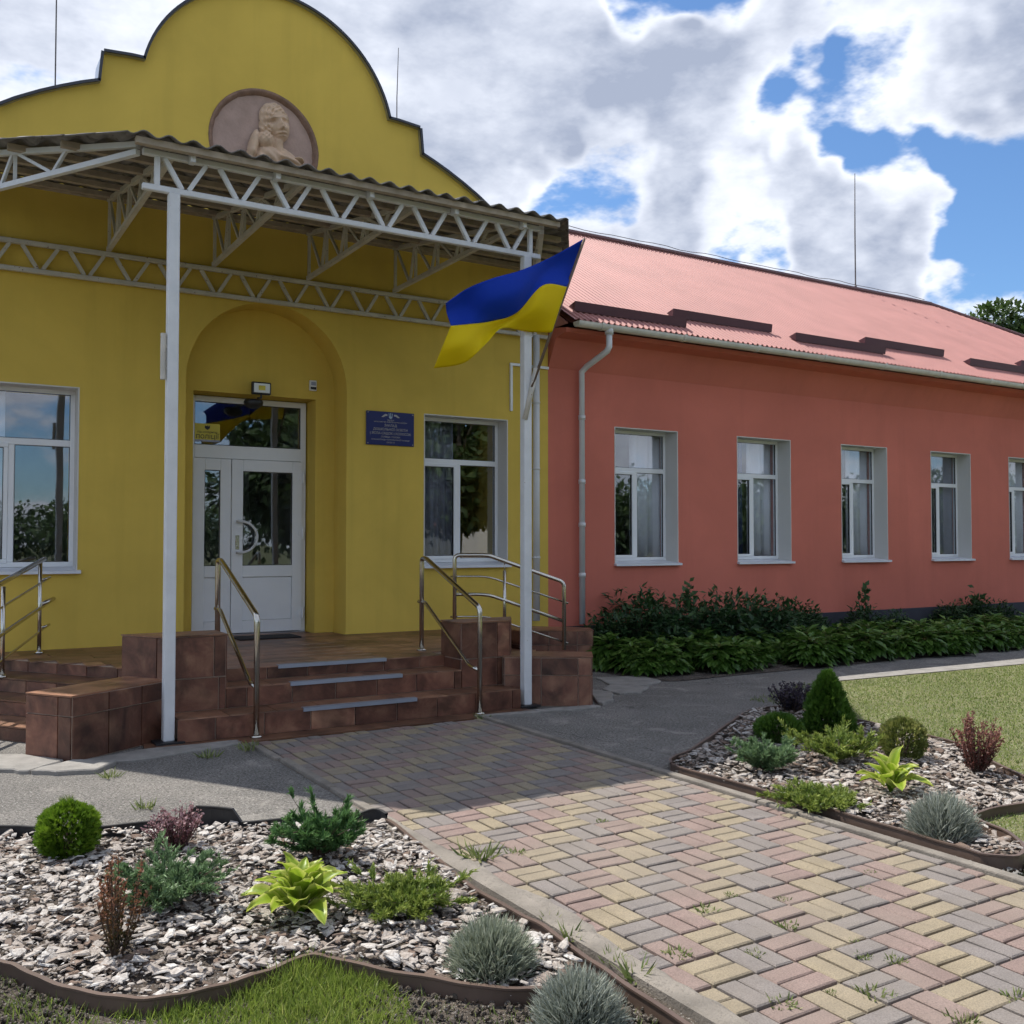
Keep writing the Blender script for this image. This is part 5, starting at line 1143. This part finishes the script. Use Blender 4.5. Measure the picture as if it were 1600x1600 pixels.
plant('lavender', 'blue-grey lavender cushion outside the edging at the bottom of the picture', 'lavender', B1, (*at(905,1603)[:2], -.01), lavender(18, .165, .22, 4200, M['lavender_b']))
# ---- right bed
plant('barberry', 'dark purple barberry at the far end of the right bed next to the conical thuja', 'barberry', B2, at(1238,1118), barberry(31, .30, .24, 48, M['barb_dark'], .026, 46))
def cone(t): return .19*(math.sin(math.pi*min(1, (t*.9+.12))**.72))**.75*(1-.28*t) if t < .99 else .01
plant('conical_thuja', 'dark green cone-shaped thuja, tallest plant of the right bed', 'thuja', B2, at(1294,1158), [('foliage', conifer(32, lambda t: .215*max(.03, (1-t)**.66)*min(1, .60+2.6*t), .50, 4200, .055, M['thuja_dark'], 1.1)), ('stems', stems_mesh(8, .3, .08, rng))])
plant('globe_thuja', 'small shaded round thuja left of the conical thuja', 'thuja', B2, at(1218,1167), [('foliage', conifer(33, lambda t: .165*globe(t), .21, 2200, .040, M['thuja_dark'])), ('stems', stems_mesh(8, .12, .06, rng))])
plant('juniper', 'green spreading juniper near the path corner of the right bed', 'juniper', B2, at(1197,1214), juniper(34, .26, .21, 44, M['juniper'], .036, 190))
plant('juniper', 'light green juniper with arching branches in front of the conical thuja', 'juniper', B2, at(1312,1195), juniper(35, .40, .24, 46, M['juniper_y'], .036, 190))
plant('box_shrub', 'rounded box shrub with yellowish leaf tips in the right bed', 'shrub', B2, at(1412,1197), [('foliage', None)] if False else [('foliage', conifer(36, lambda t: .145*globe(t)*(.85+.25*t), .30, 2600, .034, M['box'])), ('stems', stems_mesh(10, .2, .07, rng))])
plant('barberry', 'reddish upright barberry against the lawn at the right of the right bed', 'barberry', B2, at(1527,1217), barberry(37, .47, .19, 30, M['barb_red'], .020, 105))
hosta('hosta', 'variegated yellow-green hosta in the middle of the right bed', at(1392,1246), 17, .27, .115, M['hosta'], 41, B2)
plant('juniper', 'flat bright yellow-green creeping juniper beside the path edge of the right bed', 'juniper', B2, at(1278,1267), juniper(38, .29, .085, 56, M['juniper_y'], .028, 200))
plant('lavender', 'blue-grey lavender cushion at the near tip of the right bed', 'lavender', B2, at(1473,1314), lavender(39, .195, .25, 4200, M['lavender_b']))

# ------------------------------------------------------------------ shrubs and hostas along the red wall
def leafy(seed, n, r, h, leaf, mt, kind_='peony'):
    g = np.random.default_rng(seed); th = g.uniform(0, 2*np.pi, n); dep = g.random(n)**.5
    if kind_ == 'peony':
        ph = np.arccos(1-g.random(n)); d = np.column_stack([np.sin(ph)*np.cos(th), np.sin(ph)*np.sin(th), np.cos(ph)]); P = d*np.array([r, r, h*.8])*(.45+.55*dep)[:, None]*(1+.22*np.sin(th*3+seed)*np.sin(ph*4))[:, None]; P[:, 2] += h*.16
        D = d*np.array([1, 1, .3])+g.normal(0, .45, (n, 3)); D[:, 2] -= .05; Nn = d*.5+np.array([0, 0, 1.])+g.normal(0, .3, (n, 3)); S = leaf*g.uniform(.6, 1.25, n); tv, tf = LEAF
        S = np.column_stack([S*.72, S, S])
    else:
        rr = r*np.sqrt(g.random(n)); P = np.column_stack([np.cos(th)*rr*.55, np.sin(th)*rr*.55, h*(.95-.55*(rr/r)**1.6)*(.55+.45*dep)]); D = np.column_stack([np.cos(th), np.sin(th), .35-1.0*rr/r])+g.normal(0, .2, (n, 3)); Nn = np.array([0, 0, 1.])+D*.4+g.normal(0, .15, (n, 3))
        S = leaf*g.uniform(.7, 1.2, n); S = np.column_stack([S*.85, S, S]); tv, tf = LEAF
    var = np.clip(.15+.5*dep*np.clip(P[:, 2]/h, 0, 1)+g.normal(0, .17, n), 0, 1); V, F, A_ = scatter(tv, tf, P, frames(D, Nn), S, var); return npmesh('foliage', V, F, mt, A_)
pm = [leafy(50+k, 1300, .58, .85, .115, M['peony']) for k in range(3)]; hm_ = [leafy(60+k, 300, .40, .37, .15, M['hosta_dk'], 'hosta') for k in range(3)]
stm = stems_mesh(16, .55, .35, rng, .007)
peon = [(7.95,10.5,.78),(8.5,10.3,.98),(9.15,10.45,1.04),(8.75,10.95,1.08),(9.8,10.35,1.05),(10.4,10.4,1.0),(11.0,10.5,.9),(11.6,10.6,.8),(12.0,10.85,.72),(13.3,10.75,.66),(13.9,10.6,.55),(15.9,10.95,.62),(16.6,10.95,.7),(17.3,10.95,.6),(20.6,10.95,.6)]
for i, (x, y, s) in enumerate(peon):
    plant('peony_bush', 'dark leafy peony bush growing against the terracotta wall', 'bush', 'peony bushes along the red wall', (x, y, 0), [('foliage', pm[i % 3]), ('stems', stm)], i*1.3, s)
for i, (x, y, h) in enumerate(((9.75,10.9,1.22),(13.6,11.0,.98),(16.7,11.0,.85))):
    plant('tall_shoot', 'tall leafy shoot rising above the bushes by the red wall', 'plant', 'tall shoots along the red wall', (x, y, 0), barberry(70+i, h, .12, 4, M['peony'], .11, 26), i, 1.)
g_ = random.Random(5); k = 0; x = 7.55
while x < 22:
    for row in range(3):
        yy = 9.95-.42*row-.06*(x-7.5)*.35+g_.uniform(-.1,.1) if x < 9.6 else 9.75-.42*row-.035*(x-9.6)+g_.uniform(-.1,.1)
        if x > 11 and row == 0: pass
        plant('border_hosta', 'green hosta in the dense border between the red wall and the asphalt walk', 'hosta', 'hostas along the red wall', (x+g_.uniform(-.12,.12), yy+.12, 0), [('foliage', hm_[k % 3])], g_.uniform(0, 6), g_.uniform(.8, 1.2)); k += 1
        if x > 10.5: plant('border_hosta', 'green hosta in the dense border between the red wall and the asphalt walk', 'hosta', 'hostas along the red wall', (x+g_.uniform(-.2,.2), 10.1+g_.uniform(-.1,.12), 0), [('foliage', hm_[k % 3])], g_.uniform(0, 6), g_.uniform(.85, 1.05)) if row == 1 else None
    x += .47
kind(sheet('border_soil', [(7.3,8.9),(7.6,8.75),(12,8.75),(40,7.9),(40,11.3),(7.3,11.3)], .008, M['bed_soil'], None), 'structure')

# ------------------------------------------------------------------ grass
def grass(name, poly, n, hmin, hmax, wd, mt, lab, seed, dens=None, z=0., holes=(), tall=None):
    g = np.random.default_rng(seed); a = np.array([(p[0], p[1]) for p in poly]); lo, hi = a.min(0), a.max(0)
    P = g.uniform(lo, hi, (int(n*2.5), 2)); P = P[inside(poly, P)]
    for h_ in holes: P = P[~inside(h_, P)]
    if dens is not None: P = P[g.random(len(P)) < dens(P)]
    P = P[:n]; m = len(P); D = np.column_stack([g.normal(0, .5, m), g.normal(0, .5, m), np.ones(m)]); hh = hmin+(hmax-hmin)*g.random(m)**1.5
    if tall is not None: hh = hh*tall(P)
    cl = .5+.5*np.sin(P[:, 0]*2.3+1.3*np.sin(P[:, 1]*1.7))*np.sin(P[:, 1]*2.9)
    var = np.clip(.3+.25*cl+g.normal(0, .2, m), 0, 1); V, F, A_ = scatter(*BLADE, np.column_stack([P, np.full(m, z)]), frames(D, unit(m, g)), np.column_stack([np.full(m, wd)*g.uniform(.7, 1.3, m), hh, hh]), var)
    o = obj(name, npmesh(name, V, F, mt, A_)); o['kind'] = 'stuff'; tag(o, lab, 'grass'); return o
bl = [(p.x, p.y) for p in loopL]; br = [(p.x, p.y) for p in loopR]
lawn_v = [(4.62,2.2),(9.0,2.0),(16,3.0),(30,5.0),(30,6.6),(13,7.5),(8.95,7.72),(8.3,7.2),(7.2,6.7),(6.4,6.2),(5.0,4.2)]
grass('lawn', lawn_v, 130000, .016, .036, .008, M['grass'], 'short sunlit lawn right of the flower bed', 81, lambda P: np.clip(1.25-np.hypot(P[:, 0]-5, P[:, 1]-4)/26, .35, 1), 0, [br])
kerbgrass = lambda P: np.clip(1.15-np.abs(P[:, 0]-1.0)*.2, 0, 1)
gp = [(p.x, p.y) for p in [G(x, y) for x, y in ((-60,1575),(60,1560),(150,1568),(300,1553),(400,1512),(430,1490),(520,1493),(560,1505),(600,1530),(640,1565),(660,1640),(-60,1660))]]
def lush(P):
    a = np.array(G(480, 1555)[:2]); d = np.hypot(*(P-a).T); return np.clip(1.2-d/.6+.45*np.sin(P[:, 0]*19+2*np.sin(P[:, 1]*13))*np.sin(P[:, 1]*23), .10, 1)
def clump(P):
    a = np.array(G(480, 1510)[:2]); d = np.hypot(*(P-a).T); return .75+.85*np.exp(-(d/.22)**2)
grass('front_grass', gp, 13000, .03, .085, .0042, M['grass_lush'], 'tufty green grass at the bottom left of the picture', 82, lush, -.01, [bl], clump)
rs = [(p.x, p.y) for p in [G(x, y) for x, y in ((640,1540),(760,1575),(1000,1580),(1100,1640),(640,1680))]]
grass('sparse_grass', rs, 420, .02, .05, .005, M['weed'], 'sparse weeds on the bare soil at the bottom edge', 83, None, -.01, [bl])
ls = [(p.x, p.y) for p in [G(x, y) for x, y in ((-80,1510),(20,1515),(70,1545),(160,1575),(100,1600),(-80,1580))]]
grass('sparse_grass', ls, 300, .02, .05, .005, M['weed'], 'sparse weeds on the bare soil at the left edge below the bed', 84, None, -.01, [bl])
es = [(p.x, p.y) for p in [G(x, y) for x, y in ((1170,1095),(1260,1068),(1310,1078),(1270,1110))]]
grass('asphalt_weeds', es, 900, .02, .06, .006, M['weed'], 'patch of weeds on the asphalt behind the dark barberry', 85)
# weed tufts: each one is a thing of its own
def weed_mesh(seed, n, r, h):
    g = np.random.default_rng(seed); th = g.uniform(0, 6.28, n); D = np.column_stack([np.cos(th)*g.uniform(.2, 1.2, n), np.sin(th)*g.uniform(.2, 1.2, n), np.full(n, .9)]); P = np.column_stack([np.cos(th)*r*g.random(n), np.sin(th)*r*g.random(n), np.zeros(n)])
    V, F, A_ = scatter(*BLADE, P, frames(D, unit(n, g)), np.column_stack([np.full(n, .006), h*g.uniform(.5, 1.1, n), np.full(n, h)]), g.random(n)); return npmesh('weed_tuft', V, F, M['weed'], A_)
wm = [weed_mesh(90+k, 44, .05, .026) for k in range(4)]
for i, (x, y, s) in enumerate(((1057,1492,1.3),(1140,1398,.7),(1100,1421,1.1),(1180,1490,.8),(1224,1406,.7),(1228,1448,1.1),(1222,1570,1.2),(1367,1555,1.3),(1400,1502,1.0),(1350,1497,.8),(1335,1470,.5),(1590,1560,1.1),(1508,1595,1.2),(1362,1363,.7),(1352,1389,.6),(805,1333,1.2),(940,1283,.8),(1300,1550,.5),(1005,1490,.4))):
    o = obj('weed_tuft', wm[i % 4]); p = G(x, y, .012); place(o, (p.x, p.y, .010), i*1.9, s); tag(o, 'small green weed tuft growing in a joint of the paved path', 'weed', 'weeds in the path joints')
for i, (x, y, s, lb) in enumerate(((750,1340,2.2,'thin tall weed growing through the left kerb of the path'), (105,1252,1.2,'low weed in the sunny asphalt left, nearer the picture edge'), (228,1262,1.3,'low weed in the sunny asphalt behind the pink barberry'), (172,1213,1.3,'weed at the edge of the broken concrete by the low tiled block'), (390,1170,1.8,'dark weed at the foot of the left front handrail'), (755,1123,1.4,'dark weed at the foot of the right front handrail'), (325,1182,1.5,'weed along the concrete left of the path start'))):
    o = obj('weed', weed_mesh(110+i, 40, .05, .05)); p = G(x, y, .01); place(o, (p.x, p.y, .005), i, s); tag(o, lb, 'weed')
for i, (x, y, s) in enumerate(((900,1468,1.5),(965,1502,1.1),(1005,1530,1.6),(870,1440,1.0))):
    o = obj('edge_weed', weed_mesh(130+i, 22, .03, .06)); p = G(x, y, .0); place(o, (p.x-.03, p.y, 0), i, s); tag(o, 'green weed sprouting along the brown edging beside the path kerb', 'weed', 'weeds along the path edging')
# pebbles between kerb and edging, clods on the bare soil
def clods(name, poly, n, smin, smax, mt, lab, seed, holes=()):
    g = np.random.default_rng(seed); a = np.array(poly); P = g.uniform(a.min(0), a.max(0), (n*4, 2)); P = P[inside(poly, P)]
    for h_ in holes: P = P[~inside(h_, P)]
    P = P[:n]; m = len(P); t = (1+5**.5)/2; ico = np.array([(-1,t,0),(1,t,0),(-1,-t,0),(1,-t,0),(0,-1,t),(0,1,t),(0,-1,-t),(0,1,-t),(t,0,-1),(t,0,1),(-t,0,-1),(-t,0,1)])/1.9*np.array([1,1,.7])*g.uniform(.75,1.2,(12,1))
    tf = [(0,11,5),(0,5,1),(0,1,7),(0,7,10),(0,10,11),(1,5,9),(5,11,4),(11,10,2),(10,7,6),(7,1,8),(3,9,4),(3,4,2),(3,2,6),(3,6,8),(3,8,9),(4,9,5),(2,4,11),(6,2,10),(8,6,7),(9,8,1)]
    S = smin+(smax-smin)*g.random(m)**3; V, F, A_ = scatter(ico, tf, np.column_stack([P, np.zeros(m)]), frames(unit(m, g), unit(m, g)), S, g.random(m)); o = obj(name, npmesh(name, V, F, mt, A_)); o['kind'] = 'stuff'; return tag(o, lab, 'gravel')
clods('soil_clods', [(p.x, p.y) for p in [G(x, y) for x, y in ((560,1530),(830,1560),(900,1530),(1110,1620),(900,1700),(560,1680))]], 1500, .004, .018, M['soil'], 'clods of dry soil at the bottom edge between grass and path', 86, [bl])
clods('soil_clods', [(p.x, p.y) for p in [G(x, y) for x, y in ((-100,1500),(30,1515),(150,1570),(100,1640),(-100,1640))]], 700, .004, .016, M['soil'], 'clods of dry soil at the left picture edge', 87, [bl])
clods('gravel', [(4.51,2.2),(5.1,2.2),(5.1,3.2),(4.66,3.4),(4.51,3.4)], 700, .005, .02, M['concrete'], 'grey gravel between the path kerb and the tip of the right bed', 88, [br])

# ================================================================== TREES
def tree(name, lab, loc, h, cr, seed, mt, leaf=.22, n=9000, group=None, cz=.62, trunk=.16):
    g = np.random.default_rng(seed); root = empty(name, loc); tag(root, lab, 'tree', group); mb = MB(); c0 = np.array([0, 0, h*cz])
    mb.tube([(0,0,-.1), (.03*h*.3,0,h*.25), (0,.02*h*.3,h*.5), (.02*h,0,h*.78)], [trunk*1.25, trunk, trunk*.7, trunk*.2], 9)
    cl = []
    for i in range(26):
        d = unit(1, g)[0]; d[2] = d[2]*.9+.05; c = c0+d*np.array([cr, cr, h*.36])*g.uniform(.45, .88); cl.append((c, cr*g.uniform(.26, .46)))
        if i < 16: mb.tube([(0,0,h*g.uniform(.28,.55)), tuple(c*.5+np.array([0,0,h*.22])), tuple(c)], [trunk*.4, trunk*.22, .015], 6)
    parts = []; m = n//len(cl)
    for c, r in cl:
        d = unit(m, g); rr = g.random(m)**.33; P = c+d*r*rr[:, None]*np.array([1, 1, .75]); D = d+g.normal(0, .6, (m, 3)); D[:, 2] -= .25
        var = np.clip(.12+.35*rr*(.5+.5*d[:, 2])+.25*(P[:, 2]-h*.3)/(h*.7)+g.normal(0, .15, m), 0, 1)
        parts.append(scatter(*LEAF, P, frames(D, d+np.array([0, 0, .6])), leaf*g.uniform(.6, 1.25, m), var))
    V, F, A_ = merge(parts)
    for nm, me in (('crown', npmesh('crown', V, F, mt, A_)), ('trunk', mb.mesh('trunk', M['bark'], True))):
        o = obj(nm, me, root); o.matrix_parent_inverse = Matrix.Identity(4)
    return root
p = WY(1655, 560, 23); tree('broadleaf_tree', 'green broadleaf tree showing above the right end of the red roof', (p.x, 23, 0), 12.9, 3.9, 201, M['tree_leaf'], .27, 34000)
BG = 'trees across the street, seen mirrored in the windows'
for i, (x, y, h, r, n, cz) in enumerate(((17.2,-9,9.5,4.2,12000,.5),(11.9,-8.5,8.8,3.3,12000,.5),(27,-14,6.2,4.6,9000,.46),(36,-15,6,4.5,9000,.46),(9.0,-36,4.6,4,6000,.45),(3.5,-42,4.8,5,6000,.45),(-4,-42,5,5.5,6000,.45),(-12,-44,5,6,5000,.45),(21,-30,7,5.5,6000,.45),(47,-14,6.5,5,8000,.46),(33,-28,9,6,6000,.45),(58,-16,7,6,6000,.46),(14,-40,5,5,6000,.45))):
    tree('street_tree', 'leafy tree across the street behind the viewer', (x, y, 0), h, r, 210+i, M['tree_leaf'], .34, n, BG, cz, .18)
# house and pole behind the viewer, mirrored in the glass
hs = empty('street_house', (27, -22, 0)); tag(hs, 'pale house with gable and round window across the street behind the viewer', 'house')
MB().box(24,30,-27,-21,0,2.6).obj('wall', M['white_wall'], hs); MB().xz([(23.9,2.6),(30.1,2.6),(27,4.6)], -21.05, -20.9).obj('gable', M['white_wall'], hs); MB().xz([(23.4,2.5),(27,4.85),(30.6,2.5),(30.6,2.62),(27,5.0),(23.4,2.62)], -27.4, -20.6).obj('roof', M['roof_red'], hs)
q = MB(); q.xz([(27+.4*math.cos(a), 3.3+.4*math.sin(a)) for a in np.linspace(0, 2*math.pi, 20)[:-1]], -20.9, -20.8); q.obj('round_window', M['pvc'], hs)
